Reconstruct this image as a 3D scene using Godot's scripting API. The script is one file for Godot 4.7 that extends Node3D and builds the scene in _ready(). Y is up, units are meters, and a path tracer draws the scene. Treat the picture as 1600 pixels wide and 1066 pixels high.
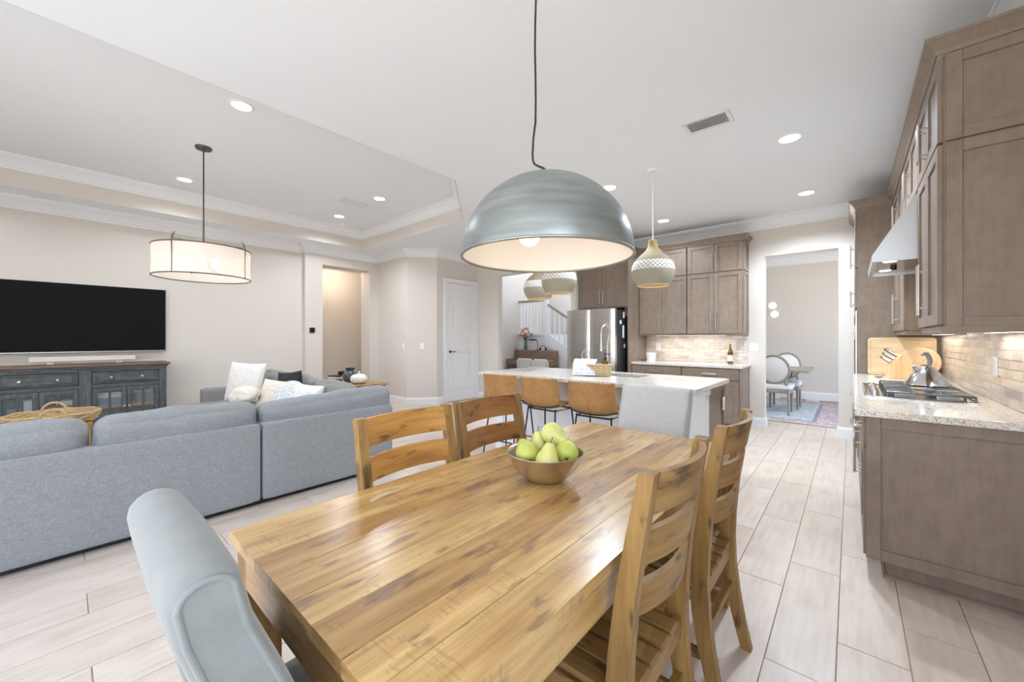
extends Node3D
# A great room: dining table in front, living room on the left, kitchen on the right. Metres, y up, -z runs along the kitchen.

var rng := RandomNumberGenerator.new()
var M := {}
var used := {}
var world_at := {}

# ---------------------------------------------------------------- mesh builder
class MB:
	var v := PackedVector3Array()
	var n := PackedVector3Array()
	var t := PackedVector2Array()
	var grain := -1
	var off := Vector2.ZERO
	var xf := Transform3D()

	func tri(a: Vector3, b: Vector3, c: Vector3, na: Vector3, nb: Vector3, nc: Vector3, ua: Vector2, ub: Vector2, uc: Vector2) -> void:
		var geo := (c - a).cross(b - a)
		if geo.length_squared() < 1e-18:
			return
		var flip := geo.dot(na + nb + nc) < 0.0
		v.append(xf * a); n.append((xf.basis * na).normalized()); t.append(ua)
		if flip:
			v.append(xf * c); n.append((xf.basis * nc).normalized()); t.append(uc)
			v.append(xf * b); n.append((xf.basis * nb).normalized()); t.append(ub)
		else:
			v.append(xf * b); n.append((xf.basis * nb).normalized()); t.append(ub)
			v.append(xf * c); n.append((xf.basis * nc).normalized()); t.append(uc)

	func uvp(p: Vector3, axis: int) -> Vector2:
		if axis == 0:
			return (Vector2(p.z, p.y) if grain != 1 else Vector2(p.y, p.z)) + off
		if axis == 1:
			return (Vector2(p.x, p.z) if grain != 2 else Vector2(p.z, p.x)) + off
		return (Vector2(p.x, p.y) if grain != 1 else Vector2(p.y, p.x)) + off

	func quadn(a: Vector3, b: Vector3, c: Vector3, d: Vector3, na: Vector3, nb: Vector3, nc: Vector3, nd: Vector3, axis: int) -> void:
		var ua := uvp(a, axis); var ub := uvp(b, axis); var uc := uvp(c, axis); var ud := uvp(d, axis)
		tri(a, b, c, na, nb, nc, ua, ub, uc)
		tri(a, c, d, na, nc, nd, ua, uc, ud)

	# flat quad facing hint
	func quad(a: Vector3, b: Vector3, c: Vector3, d: Vector3, hint: Vector3) -> void:
		var q := (c - a).cross(d - b).normalized()
		if q.dot(hint) < 0.0:
			q = -q
		var ab := q.abs()
		var axis := 0 if ab.x >= ab.y and ab.x >= ab.z else (1 if ab.y >= ab.z else 2)
		quadn(a, b, c, d, q, q, q, q, axis)

	func box(lo: Vector3, hi: Vector3, bev := 0.0) -> void:
		var ctr := (lo + hi) * 0.5
		var h := (hi - lo) * 0.5
		bev = minf(bev, minf(h.x, minf(h.y, h.z)) * 0.8)
		for a in 3:
			var b := (a + 1) % 3
			var c := (a + 2) % 3
			for s in [-1.0, 1.0]:
				var nn := Vector3.ZERO
				nn[a] = s
				var q := []
				for k in [[-1.0, -1.0], [1.0, -1.0], [1.0, 1.0], [-1.0, 1.0]]:
					var p := Vector3.ZERO
					p[a] = s * h[a]; p[b] = k[0] * (h[b] - bev); p[c] = k[1] * (h[c] - bev)
					q.append(p + ctr)
				quadn(q[0], q[1], q[2], q[3], nn, nn, nn, nn, a)
		if bev <= 0.0:
			return
		for a in 3:
			var b := (a + 1) % 3
			var c := (a + 2) % 3
			for sa in [-1.0, 1.0]:
				for sb in [-1.0, 1.0]:
					var q := []
					for k in [[-1.0, 0], [1.0, 0], [1.0, 1], [-1.0, 1]]:
						var p := Vector3.ZERO
						p[c] = k[0] * (h[c] - bev)
						p[a] = sa * (h[a] if k[1] == 0 else h[a] - bev)
						p[b] = sb * (h[b] - bev if k[1] == 0 else h[b])
						q.append(p + ctr)
					var na := Vector3.ZERO; na[a] = sa
					var nb := Vector3.ZERO; nb[b] = sb
					quadn(q[0], q[1], q[2], q[3], na, na, nb, nb, a)
		for sx in [-1.0, 1.0]:
			for sy in [-1.0, 1.0]:
				for sz in [-1.0, 1.0]:
					var s := Vector3(sx, sy, sz)
					var p0 := s * Vector3(h.x, h.y - bev, h.z - bev) + ctr
					var p1 := s * Vector3(h.x - bev, h.y, h.z - bev) + ctr
					var p2 := s * Vector3(h.x - bev, h.y - bev, h.z) + ctr
					tri(p0, p1, p2, Vector3(sx, 0, 0), Vector3(0, sy, 0), Vector3(0, 0, sz), uvp(p0, 0), uvp(p1, 0), uvp(p2, 0))

	func cbox(c: Vector3, size: Vector3, bev := 0.0) -> void:
		box(c - size * 0.5, c + size * 0.5, bev)

	# smooth grid: p[i][j]; normals by differences; hint decides the side
	func surf(p: Array, wrap_u := false, wrap_v := false, us := 1.0, vs := 1.0, out_of = null) -> void:
		var nu := p.size()
		var nv: int = p[0].size()
		var nrm := []
		for i in nu:
			var row := PackedVector3Array()
			for j in nv:
				var i0 := (i - 1 + nu) % nu if wrap_u else maxi(i - 1, 0)
				var i1 := (i + 1) % nu if wrap_u else mini(i + 1, nu - 1)
				var j0 := (j - 1 + nv) % nv if wrap_v else maxi(j - 1, 0)
				var j1 := (j + 1) % nv if wrap_v else mini(j + 1, nv - 1)
				var du: Vector3 = p[i1][j] - p[i0][j]
				var dv: Vector3 = p[i][j1] - p[i][j0]
				if du.length_squared() < 1e-14:
					var jn := clampi(j + (1 if j == 0 else -1), 0, nv - 1)
					du = p[i1][jn] - p[i0][jn]
				if dv.length_squared() < 1e-14:
					var im := clampi(i + (1 if i == 0 else -1), 0, nu - 1)
					dv = p[im][j1] - p[im][j0]
				row.append(du.cross(dv).normalized())
			nrm.append(row)
		var sgn := 1.0
		if out_of != null:
			var acc := 0.0
			for i in nu:
				for j in nv:
					acc += nrm[i][j].dot(p[i][j] - out_of)
			sgn = 1.0 if acc >= 0.0 else -1.0
		for i in (nu if wrap_u else nu - 1):
			var i1 := (i + 1) % nu
			for j in (nv if wrap_v else nv - 1):
				var j1 := (j + 1) % nv
				var u0 := Vector2(us * i / nu, vs * j / nv) + off
				var u1 := Vector2(us * (i + 1) / nu, vs * j / nv) + off
				var u2 := Vector2(us * (i + 1) / nu, vs * (j + 1) / nv) + off
				var u3 := Vector2(us * i / nu, vs * (j + 1) / nv) + off
				tri(p[i][j], p[i1][j], p[i1][j1], nrm[i][j] * sgn, nrm[i1][j] * sgn, nrm[i1][j1] * sgn, u0, u1, u2)
				tri(p[i][j], p[i1][j1], p[i][j1], nrm[i][j] * sgn, nrm[i1][j1] * sgn, nrm[i][j1] * sgn, u0, u2, u3)

	func tube(pts: Array, r, sides := 8, closed := false) -> void:
		var m := pts.size()
		var rings := []
		var prev := Vector3.ZERO
		var len := 0.0
		for i in m:
			var a: Vector3 = pts[(i - 1 + m) % m] if closed else pts[maxi(i - 1, 0)]
			var b: Vector3 = pts[(i + 1) % m] if closed else pts[mini(i + 1, m - 1)]
			var d := (b - a).normalized()
			var s := prev
			if i == 0:
				s = d.cross(Vector3.UP if absf(d.y) < 0.9 else Vector3.RIGHT).normalized()
			s = (s - d * s.dot(d)).normalized()
			prev = s
			var w := d.cross(s)
			var rr: float = r[i] if r is Array else r
			var ring := []
			for k in sides:
				var an := TAU * k / sides
				var dir := s * cos(an) + w * sin(an)
				ring.append([pts[i] + dir * rr, dir])
			rings.append(ring)
		for i in (m if closed else m - 1):
			var i1 := (i + 1) % m
			var l2: float = len + (pts[i1] - pts[i]).length()
			for k in sides:
				var k1 := (k + 1) % sides
				var A = rings[i][k]; var B = rings[i1][k]; var C = rings[i1][k1]; var D = rings[i][k1]
				var u0 := float(k) / sides
				var u1 := float(k + 1) / sides
				tri(A[0], B[0], C[0], A[1], B[1], C[1], Vector2(len, u0), Vector2(l2, u0), Vector2(l2, u1))
				tri(A[0], C[0], D[0], A[1], C[1], D[1], Vector2(len, u0), Vector2(l2, u1), Vector2(len, u1))
			len = l2
		if not closed:
			for e in [0, m - 1]:
				var d: Vector3 = (pts[0] - pts[1]).normalized() if e == 0 else (pts[m - 1] - pts[m - 2]).normalized()
				for k in sides:
					tri(pts[e], rings[e][k][0], rings[e][(k + 1) % sides][0], d, d, d, Vector2.ZERO, Vector2(0.01, 0), Vector2(0, 0.01))

	# profile of Vector2(radius, height); corners over 35 degrees stay sharp
	func lathe(prof: Array, segs := 32, c := Vector3.ZERO, us := 1.0, sx := 1.0, sz := 1.0) -> void:
		var m := prof.size()
		var sn := []
		for i in m - 1:
			var d: Vector2 = prof[i + 1] - prof[i]
			sn.append(Vector2(d.y, -d.x).normalized())
		var len := 0.0
		for i in m - 1:
			var n0: Vector2 = sn[i]
			var n1: Vector2 = sn[i]
			if i > 0 and sn[i - 1].dot(sn[i]) > 0.8:
				n0 = (sn[i - 1] + sn[i]).normalized()
			if i < m - 2 and sn[i + 1].dot(sn[i]) > 0.8:
				n1 = (sn[i + 1] + sn[i]).normalized()
			var p0: Vector2 = prof[i]
			var p1: Vector2 = prof[i + 1]
			var l2 := len + p0.distance_to(p1)
			for k in segs:
				var a0 := TAU * k / segs
				var a1 := TAU * (k + 1) / segs
				var c0 := Vector3(cos(a0) * sx, 0, sin(a0) * sz)
				var c1 := Vector3(cos(a1) * sx, 0, sin(a1) * sz)
				var y := Vector3.UP
				var u0 := Vector2(us * k / segs, len) + off
				var u1 := Vector2(us * (k + 1) / segs, len) + off
				var u2 := Vector2(us * (k + 1) / segs, l2) + off
				var u3 := Vector2(us * k / segs, l2) + off
				var A := c + c0 * p0.x + y * p0.y
				var B := c + c1 * p0.x + y * p0.y
				var C := c + c1 * p1.x + y * p1.y
				var D := c + c0 * p1.x + y * p1.y
				tri(A, B, C, c0 * n0.x + y * n0.y, c1 * n0.x + y * n0.y, c1 * n1.x + y * n1.y, u0, u1, u2)
				tri(A, C, D, c0 * n0.x + y * n0.y, c1 * n1.x + y * n1.y, c0 * n1.x + y * n1.y, u0, u2, u3)
			len = l2

	# polygon extruded along an axis: 0 -> (z,y) along x; 1 -> (x,z) along y; 2 -> (x,y) along z
	func prism(poly: PackedVector2Array, a0: float, a1: float, axis: int, smooth := false) -> void:
		var idx := Geometry2D.triangulate_polygon(poly)
		var put := func(p: Vector2, q: float) -> Vector3:
			return Vector3(q, p.y, p.x) if axis == 0 else (Vector3(p.x, q, p.y) if axis == 1 else Vector3(p.x, p.y, q))
		var nd := Vector3.ZERO
		nd[axis] = 1.0
		var sg := signf(a1 - a0)
		for k in range(0, idx.size(), 3):
			for e in [[a0, -sg], [a1, sg]]:
				var A: Vector3 = put.call(poly[idx[k]], e[0]); var B: Vector3 = put.call(poly[idx[k + 1]], e[0]); var C: Vector3 = put.call(poly[idx[k + 2]], e[0])
				var nn: Vector3 = nd * e[1]
				tri(A, B, C, nn, nn, nn, uvp(A, axis), uvp(B, axis), uvp(C, axis))
		var m := poly.size()
		var ccw := not Geometry2D.is_polygon_clockwise(poly)
		var en := []
		for i in m:
			var d := (poly[(i + 1) % m] - poly[i]).normalized()
			en.append(Vector2(d.y, -d.x) if ccw else Vector2(-d.y, d.x))
		for i in m:
			var j := (i + 1) % m
			var n0: Vector2 = en[i]
			var n1: Vector2 = en[i]
			if smooth:
				var b: Vector2 = en[(i - 1 + m) % m]
				var f: Vector2 = en[j]
				if b.dot(en[i]) > 0.6:
					n0 = (b + en[i]).normalized()
				if f.dot(en[i]) > 0.6:
					n1 = (f + en[i]).normalized()
			var w0: Vector3 = put.call(n0, 0.0)
			var w1: Vector3 = put.call(n1, 0.0)
			var ab := w0.abs()
			var ax := 0 if ab.x >= ab.y and ab.x >= ab.z else (1 if ab.y >= ab.z else 2)
			quadn(put.call(poly[i], a0), put.call(poly[j], a0), put.call(poly[j], a1), put.call(poly[i], a1), w0, w1, w1, w0, ax)

	# profile (out, up) swept along a path in plan with mitred corners; out lies to the left of the path when side is 1
	func moulding(path: Array, prof: Array, y0: float, side := 1.0, closed := false) -> void:
		var m := path.size()
		var offd := []
		for i in m:
			var a: Vector2 = path[(i - 1 + m) % m] if closed or i > 0 else path[0]
			var b: Vector2 = path[i]
			var c: Vector2 = path[(i + 1) % m] if closed or i < m - 1 else path[m - 1]
			var d0 := (b - a).normalized() if a != b else (c - b).normalized()
			var d1 := (c - b).normalized() if c != b else d0
			var n0 := Vector2(d0.y, -d0.x) * side
			var n1 := Vector2(d1.y, -d1.x) * side
			offd.append((n0 + n1) / (1.0 + n0.dot(n1)))
		var at := func(i: int, q: Vector2) -> Vector3:
			var p: Vector2 = path[i] + offd[i] * q.x
			return Vector3(p.x, y0 + q.y, p.y)
		for i in (m if closed else m - 1):
			var j := (i + 1) % m
			var d: Vector2 = (path[j] - path[i]).normalized()
			var o := Vector2(d.y, -d.x) * side
			for k in prof.size() - 1:
				var e: Vector2 = prof[k + 1] - prof[k]
				var h := Vector3(o.x * e.y, -e.x, o.y * e.y)
				quad(at.call(i, prof[k]), at.call(j, prof[k]), at.call(j, prof[k + 1]), at.call(i, prof[k + 1]), h)
		if not closed:
			var poly := PackedVector2Array(prof)
			var idx := Geometry2D.triangulate_polygon(poly)
			for e in [0, m - 1]:
				var d: Vector2 = (path[0] - path[1]).normalized() if e == 0 else (path[m - 1] - path[m - 2]).normalized()
				var nn := Vector3(d.x, 0, d.y)
				for k in range(0, idx.size(), 3):
					tri(at.call(e, poly[idx[k]]), at.call(e, poly[idx[k + 1]]), at.call(e, poly[idx[k + 2]]), nn, nn, nn, Vector2.ZERO, Vector2(.01, 0), Vector2(0, .01))

	# soft rounded block: half sizes h, edge radius r, bulge per axis, ripple
	func soft(c: Vector3, h: Vector3, r: float, bulge := Vector3.ZERO, ripple := 0.0, seed := 1, ns := 12) -> void:
		var fn := FastNoiseLite.new()
		fn.seed = seed
		fn.frequency = 3.0
		var inner := h - Vector3.ONE * r
		inner = inner.max(Vector3.ZERO)
		var pos := []
		var acc := {}
		for a in 3:
			var b := (a + 1) % 3
			var d := (a + 2) % 3
			for s in [-1.0, 1.0]:
				var g := []
				for i in ns + 1:
					var row := []
					for j in ns + 1:
						var q := Vector3.ZERO
						var uu := -1.0 + 2.0 * i / ns
						var vv := -1.0 + 2.0 * j / ns
						uu = uu * (1.3 - 0.3 * uu * uu); vv = vv * (1.3 - 0.3 * vv * vv)
						q[a] = s; q[b] = uu; q[d] = vv
						var p := q * h
						var inn := p.clamp(-inner, inner)
						var e := p - inn
						var lim := e.length()
						if lim > 1e-9:
							p = inn + e / lim * r
						p[a] += s * bulge[a] * (1 - uu * uu) * (1 - vv * vv)
						p += p.normalized() * fn.get_noise_3dv(p + c) * ripple
						row.append(p + c)
					g.append(row)
				pos.append(g)
		for g in pos:
			for i in ns:
				for j in ns:
					for k in [[g[i][j], g[i + 1][j], g[i + 1][j + 1]], [g[i][j], g[i + 1][j + 1], g[i][j + 1]]]:
						var nn: Vector3 = (k[1] - k[0]).cross(k[2] - k[0])
						if nn.dot((k[0] + k[1] + k[2]) / 3.0 - c) < 0:
							nn = -nn
						for p in k:
							var key := Vector3i((p * 5000.0).round())
							acc[key] = acc.get(key, Vector3.ZERO) + nn
		for g in pos:
			for i in ns:
				for j in ns:
					for k in [[g[i][j], g[i + 1][j], g[i + 1][j + 1]], [g[i][j], g[i + 1][j + 1], g[i][j + 1]]]:
						var w := []
						for p in k:
							w.append(acc[Vector3i((p * 5000.0).round())].normalized())
						tri(k[0], k[1], k[2], w[0], w[1], w[2], Vector2(k[0].x + k[0].z, k[0].y + k[0].z), Vector2(k[1].x + k[1].z, k[1].y + k[1].z), Vector2(k[2].x + k[2].z, k[2].y + k[2].z))

	func mesh() -> ArrayMesh:
		var arr := []
		arr.resize(Mesh.ARRAY_MAX)
		arr[Mesh.ARRAY_VERTEX] = v
		arr[Mesh.ARRAY_NORMAL] = n
		arr[Mesh.ARRAY_TEX_UV] = t
		var am := ArrayMesh.new()
		am.add_surface_from_arrays(Mesh.PRIMITIVE_TRIANGLES, arr)
		return am


# ---------------------------------------------------------------- scene helpers
func mb(grain := -1) -> MB:
	var b := MB.new()
	b.grain = grain
	if grain >= 0:
		b.off = Vector2(rng.randf_range(0, 4.0), rng.randf_range(0, 4.0))
	return b

func numbered(called: String) -> String:
	var k: int = used.get(called, 0)
	used[called] = k + 1
	return called if k == 0 else "%s_%03d" % [called, k]

func tag(o: Node3D, label: String, category: String, group := "", kind := "") -> Node3D:
	if label: o.set_meta("label", label)
	if category: o.set_meta("category", category)
	if group: o.set_meta("group", group)
	if kind: o.set_meta("kind", kind)
	return o

# a thing: a Node3D at its base. World-built things keep world coordinates in their meshes.
func thing(called: String, label: String, category: String, at := Vector3.ZERO, turn := 0.0, group := "") -> Node3D:
	var o := Node3D.new()
	o.name = numbered(called)
	add_child(o)
	o.position = at
	o.rotation.y = turn
	return tag(o, label, category, group)

func wthing(called: String, label: String, category: String, at: Vector3, group := "") -> Node3D:
	var o := thing(called, label, category, at, 0.0, group)
	world_at[o] = at
	return o

func part(parent: Node3D, called: String, b, m: Material, label := "") -> MeshInstance3D:
	var o := MeshInstance3D.new()
	o.name = called
	o.mesh = b.mesh() if b is MB else b
	o.material_override = m
	parent.add_child(o, true)
	if world_at.has(parent):
		o.position = -world_at[parent]
	if label: o.set_meta("label", label)
	return o

# a thing that is one mesh, built in world coordinates around its base point
func solo(called: String, b: MB, m: Material, label: String, category: String, group := "", at := Vector3.ZERO, turn := 0.0) -> MeshInstance3D:
	var o := MeshInstance3D.new()
	o.name = numbered(called)
	o.mesh = b.mesh()
	o.material_override = m
	add_child(o)
	o.position = at
	o.rotation.y = turn
	tag(o, label, category, group)
	return o

func struct(called: String, b, m: Material, label: String, category: String) -> Node3D:
	var o: Node3D
	if b == null:
		o = Node3D.new()
	else:
		o = MeshInstance3D.new()
		o.mesh = b.mesh()
		o.material_override = m
	o.name = called
	add_child(o)
	tag(o, label, category, "", "structure")
	return o

func copy_of(o: Node3D, at: Vector3, turn: float, label: String) -> Node3D:
	var base := o.name.rstrip("0123456789").rstrip("_")
	var c := o.duplicate()
	c.name = numbered(base)
	add_child(c)
	c.position = at
	c.rotation.y = turn
	c.set_meta("label", label)
	return c

# ---------------------------------------------------------------- materials
func noise_bytes(w: int, h: int, freq: float, seed: int, sx := 1, sy := 1, oct := 4, kind := FastNoiseLite.TYPE_SIMPLEX_SMOOTH) -> PackedByteArray:
	var f := FastNoiseLite.new()
	f.seed = seed
	f.frequency = freq
	f.noise_type = kind
	f.fractal_octaves = oct
	var im := f.get_seamless_image(maxi(w / sx, 4), maxi(h / sy, 4), false, false, 0.15, true)
	if sx > 1 or sy > 1:
		im.resize(w, h, Image.INTERPOLATE_CUBIC)
	im.convert(Image.FORMAT_L8)
	return im.get_data()

# weighted layers of bytes -> colour ramp
func ramp_tex(w: int, h: int, layers: Array, stops: Array) -> ImageTexture:
	var lut := PackedByteArray()
	for k in 256:
		var x := k / 255.0
		var c: Color = stops[0][1]
		for s in stops.size() - 1:
			if x >= stops[s][0]:
				c = stops[s][1].lerp(stops[s + 1][1], clampf((x - stops[s][0]) / (stops[s + 1][0] - stops[s][0]), 0, 1))
		lut.append(int(c.r * 255)); lut.append(int(c.g * 255)); lut.append(int(c.b * 255))
	var out := PackedByteArray()
	out.resize(w * h * 3)
	var tot := 0.0
	for l in layers:
		tot += l[1]
	var n := layers.size()
	var d0: PackedByteArray = layers[0][0]
	var w0: float = layers[0][1] / tot
	var d1: PackedByteArray = layers[1][0] if n > 1 else d0
	var w1: float = layers[1][1] / tot if n > 1 else 0.0
	var d2: PackedByteArray = layers[2][0] if n > 2 else d0
	var w2: float = layers[2][1] / tot if n > 2 else 0.0
	for i in w * h:
		var k := clampi(int(d0[i] * w0 + d1[i] * w1 + d2[i] * w2), 0, 255) * 3
		out[i * 3] = lut[k]; out[i * 3 + 1] = lut[k + 1]; out[i * 3 + 2] = lut[k + 2]
	return ImageTexture.create_from_image(Image.create_from_data(w, h, false, Image.FORMAT_RGB8, out))

func grey_tex(w: int, h: int, d: PackedByteArray) -> ImageTexture:
	return ImageTexture.create_from_image(Image.create_from_data(w, h, false, Image.FORMAT_L8, d))

func mat(called: String, col: String, rough := 0.6, metal := 0.0, spec := 0.5) -> StandardMaterial3D:
	var m := StandardMaterial3D.new()
	m.resource_name = called
	m.albedo_color = Color(col)
	m.roughness = rough
	m.metallic = metal
	m.metallic_specular = spec
	M[called] = m
	return m

func textured(called: String, tex: Texture2D, scale: Vector3, tri := true, rough := 0.6, tint := "ffffff") -> StandardMaterial3D:
	var m := mat(called, tint, rough)
	m.albedo_texture = tex
	m.uv1_scale = scale
	m.uv1_triplanar = tri
	m.uv1_world_triplanar = tri
	m.texture_repeat = true
	return m

func relief(m: StandardMaterial3D, tex: Texture2D, cm: float) -> void:
	m.heightmap_enabled = true
	m.heightmap_texture = tex
	m.heightmap_scale = cm

func glow(called: String, col: String, energy: float) -> StandardMaterial3D:
	var m := mat(called, col, 0.5)
	m.emission_enabled = true
	m.emission = Color(col)
	m.emission_energy_multiplier = energy
	return m

func wood_image(w: int, h: int, seed: int, dark: float, marks: bool) -> ImageTexture:
	# u runs along the grain
	var fine := noise_bytes(w, h, 0.22, seed, 32, 1, 3)
	var mid := noise_bytes(w, h, 0.045, seed + 1, 12, 1, 4)
	var big := noise_bytes(w, h, 0.010, seed + 2, 4, 1, 3)
	var blot := noise_bytes(w, h, 0.018, seed + 3, 3, 1, 5)
	var saw := noise_bytes(w, h, 0.12, seed + 4, 1, 10, 2)
	var sawp := noise_bytes(w, h, 0.008, seed + 5, 1, 1, 2)
	var out := PackedByteArray()
	out.resize(w * h * 3)
	var c_light := Color("e0c792")
	var c_mid := Color("bd9d69")
	var c_dark := Color("8a6a4a")
	var c_grey := Color("6f5b4b")
	for y in h:
		for x in w:
			var i := y * w + x
			var g := fine[i] / 255.0 * 0.22 + mid[i] / 255.0 * 0.36 + big[i] / 255.0 * 0.42
			g = clampf((g - 0.5) * 1.3 + 0.62, 0.0, 1.0)
			var c := c_dark.lerp(c_mid, g * 2.0) if g < 0.5 else c_mid.lerp(c_light, g * 2.0 - 1.0)
			var b := clampf((blot[i] / 255.0 - 0.66) * 4.5, 0.0, 0.8)
			b *= 0.25 + 0.9 * fine[i] / 255.0
			c = c.lerp(c_grey, b * dark)
			if marks and sawp[i] > 168 and saw[i] > 165:
				c = c.lerp(c_dark, 0.22)
			out[i * 3] = int(c.r * 255); out[i * 3 + 1] = int(c.g * 255); out[i * 3 + 2] = int(c.b * 255)
	return ImageTexture.create_from_image(Image.create_from_data(w, h, false, Image.FORMAT_RGB8, out))

func make_materials() -> void:
	var W := Color.WHITE
	# shared grey noises
	var nf := noise_bytes(512, 512, 0.06, 11)
	var nm := noise_bytes(512, 512, 0.02, 12)
	var nb := noise_bytes(512, 512, 0.007, 13)
	var peel := grey_tex(512, 512, noise_bytes(512, 512, 0.035, 21, 1, 1, 2))
	# paint
	var m := mat("ceiling_paint", "eff2f6", 0.92)
	m = mat("wall_paint", "ddd6ce", 0.9)
	mat("trim_white", "eff0f2", 0.4)
	mat("door_white", "efeeee", 0.45)
	# floor tile: long faint streaks, four tones
	var tl := [noise_bytes(512, 512, 0.05, 31, 12, 1, 4), noise_bytes(512, 512, 0.016, 32, 3, 1, 4)]
	var ft := ramp_tex(512, 512, [[tl[0], 0.5], [tl[1], 0.5]], [[0.0, Color("ccbfb3")], [0.5, Color("ded3c8")], [1.0, Color("e9e0d7")]])
	for k in 4:
		m = textured("floor_tile_%d" % k, ft, Vector3(0.9, 0.9, 1), false, 0.36, ["f4eeea", "f1ebe6", "f7f2ee", "efe9e4"][k])
		m.metallic_specular = 0.45
	mat("grout", "a8998c", 0.9)
	# woods
	var wt := wood_image(1024, 768, 41, 1.0, true)
	m = textured("table_wood", wt, Vector3(0.7, 1.1, 1), false, 0.3, "f2e2cb")
	m.clearcoat_enabled = true; m.clearcoat = 0.5; m.clearcoat_roughness = 0.22
	m = textured("table_wood_pale", wt, Vector3(0.7, 1.1, 1), false, 0.3, "fff0da")
	m.clearcoat_enabled = true; m.clearcoat = 0.5; m.clearcoat_roughness = 0.22
	m = textured("table_wood_brown", wt, Vector3(0.7, 1.1, 1), false, 0.3, "ddc6aa")
	m.clearcoat_enabled = true; m.clearcoat = 0.5; m.clearcoat_roughness = 0.22
	var wc := wood_image(1024, 768, 47, 1.35, false)
	textured("chair_wood_shaded", wc, Vector3(0.8, 1.1, 1), false, 0.42, "bfac8e")  # wood variation, plus the kitchen-side chairs' shade mixed into the tint
	textured("chair_wood_amber_lit", wc, Vector3(0.8, 1.1, 1), false, 0.4, "eecb98")  # same wood for the sofa side, its brighter light mixed into the tint
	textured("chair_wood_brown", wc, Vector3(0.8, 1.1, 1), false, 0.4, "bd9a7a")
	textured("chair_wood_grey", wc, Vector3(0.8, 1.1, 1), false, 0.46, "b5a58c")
	textured("oak_side", wt, Vector3(0.7, 0.8, 1), false, 0.5, "d8c8ac")
	var wl := ramp_tex(512, 512, [[noise_bytes(512, 512, 0.06, 51, 16, 1, 3), 0.5], [noise_bytes(512, 512, 0.015, 52, 4, 1), 0.5]], [[0.0, Color("cda877")], [0.5, Color("e3c79d")], [1.0, Color("f2dfbd")]])
	textured("board_wood", wl, Vector3(1.4, 2.2, 1), false, 0.5)
	textured("pale_wood", wl, Vector3(1.4, 2.2, 1), false, 0.5, "fff6e6")
	var wg := ramp_tex(512, 512, [[noise_bytes(512, 512, 0.06, 53, 16, 1, 3), 0.5], [noise_bytes(512, 512, 0.015, 54, 4, 1), 0.5]], [[0.0, Color("7d766c")], [0.5, Color("989186")], [1.0, Color("b0aa9f")]])
	textured("grey_wood", wg, Vector3(1.4, 2.2, 1), false, 0.5)
	textured("piano_wood", wg, Vector3(1.0, 1.6, 1), false, 0.35, "f0cdb8")
	var cw := ramp_tex(512, 512, [[noise_bytes(512, 512, 0.05, 61, 1, 8, 4), 0.35], [nm, 0.35], [nb, 0.3]], [[0.0, Color("786a5e")], [0.5, Color("8d7e71")], [1.0, Color("9c8d80")]])
	m = textured("cabinet", cw, Vector3(1.0, 1.0, 1.0), true, 0.42, "fbf6f2")
	# dark washed console
	var cs := ramp_tex(512, 512, [[noise_bytes(512, 512, 0.07, 63, 20, 1, 3), 0.6], [nm, 0.4]], [[0.0, Color("3b3f43")], [0.55, Color("565a5d")], [0.8, Color("707375")], [1.0, Color("8c8d8d")]])
	textured("console_wood", cs, Vector3(1.0, 1.6, 1), false, 0.5)
	textured("console_top", wg, Vector3(1.0, 1.6, 1), false, 0.45, "cbb0a2")
	# granite
	var gs := noise_bytes(512, 512, 0.16, 71, 1, 1, 3, FastNoiseLite.TYPE_VALUE_CUBIC)
	var gt := ramp_tex(512, 512, [[gs, 0.5], [nf, 0.22], [nm, 0.28]], [[0.0, Color("4a4542")], [0.26, Color("8b847e")], [0.37, Color("c4bab0")], [0.48, Color("e0d8ce")], [0.62, Color("f2ede5")], [0.8, Color("d9c8b4")], [1.0, Color("f6f3ee")]])
	m = textured("granite", gt, Vector3(3.2, 3.2, 3.2), true, 0.12)
	# fabrics
	var weave := noise_bytes(512, 512, 0.28, 81, 1, 1, 2, FastNoiseLite.TYPE_VALUE)
	var weave2 := noise_bytes(512, 512, 0.25, 82, 6, 1, 2, FastNoiseLite.TYPE_VALUE)
	var weave3 := noise_bytes(512, 512, 0.25, 83, 1, 6, 2, FastNoiseLite.TYPE_VALUE)
	var fab := ramp_tex(512, 512, [[weave, 0.4], [weave2, 0.35], [weave3, 0.25]], [[0.0, Color("6f7175")], [0.35, Color("8c8e92")], [0.6, Color("9fa0a3")], [1.0, Color("bdbdbe")]])
	var ftex := grey_tex(512, 512, weave)
	m = textured("sofa_fabric", fab, Vector3.ONE * 2.6, true, 0.95, "f4f4f2")
	m.rim_enabled = true; m.rim = 0.3
	m = textured("sofa_taupe", fab, Vector3.ONE * 2.6, true, 0.95, "f6eee4")
	var vel := ramp_tex(512, 512, [[weave, 0.2], [nm, 0.5], [nb, 0.3]], [[0.0, Color("838480")], [1.0, Color("959691")]])
	m = textured("grey_velvet", vel, Vector3.ONE * 1.5, true, 0.85)
	m.rim_enabled = true; m.rim = 0.5
	var lin := ramp_tex(512, 512, [[weave2, 0.5], [weave3, 0.5]], [[0.0, Color("bdbab8")], [1.0, Color("d9d6d3")]])
	m = textured("linen", lin, Vector3.ONE * 2.5, true, 0.95)
	mat("piping_daylit", "a9b8c2", 0.8)  # bluish daylight on the linen chair's side, painted into its piping
	m = textured("white_cloth", lin, Vector3.ONE * 2.5, true, 0.95, "fffdf8")
	m.albedo_color = Color(1.0, 0.99, 0.96)
	mat("cream_cloth", "e9dfcf", 0.95)
	mat("black_cloth", "2b2c2e", 0.9)
	mat("white_plush", "f3f1ee", 0.95)
	mat("painted_ivory", "e6dccd", 0.5)
	mat("white_cotton", "f1eee8", 0.95)
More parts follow.
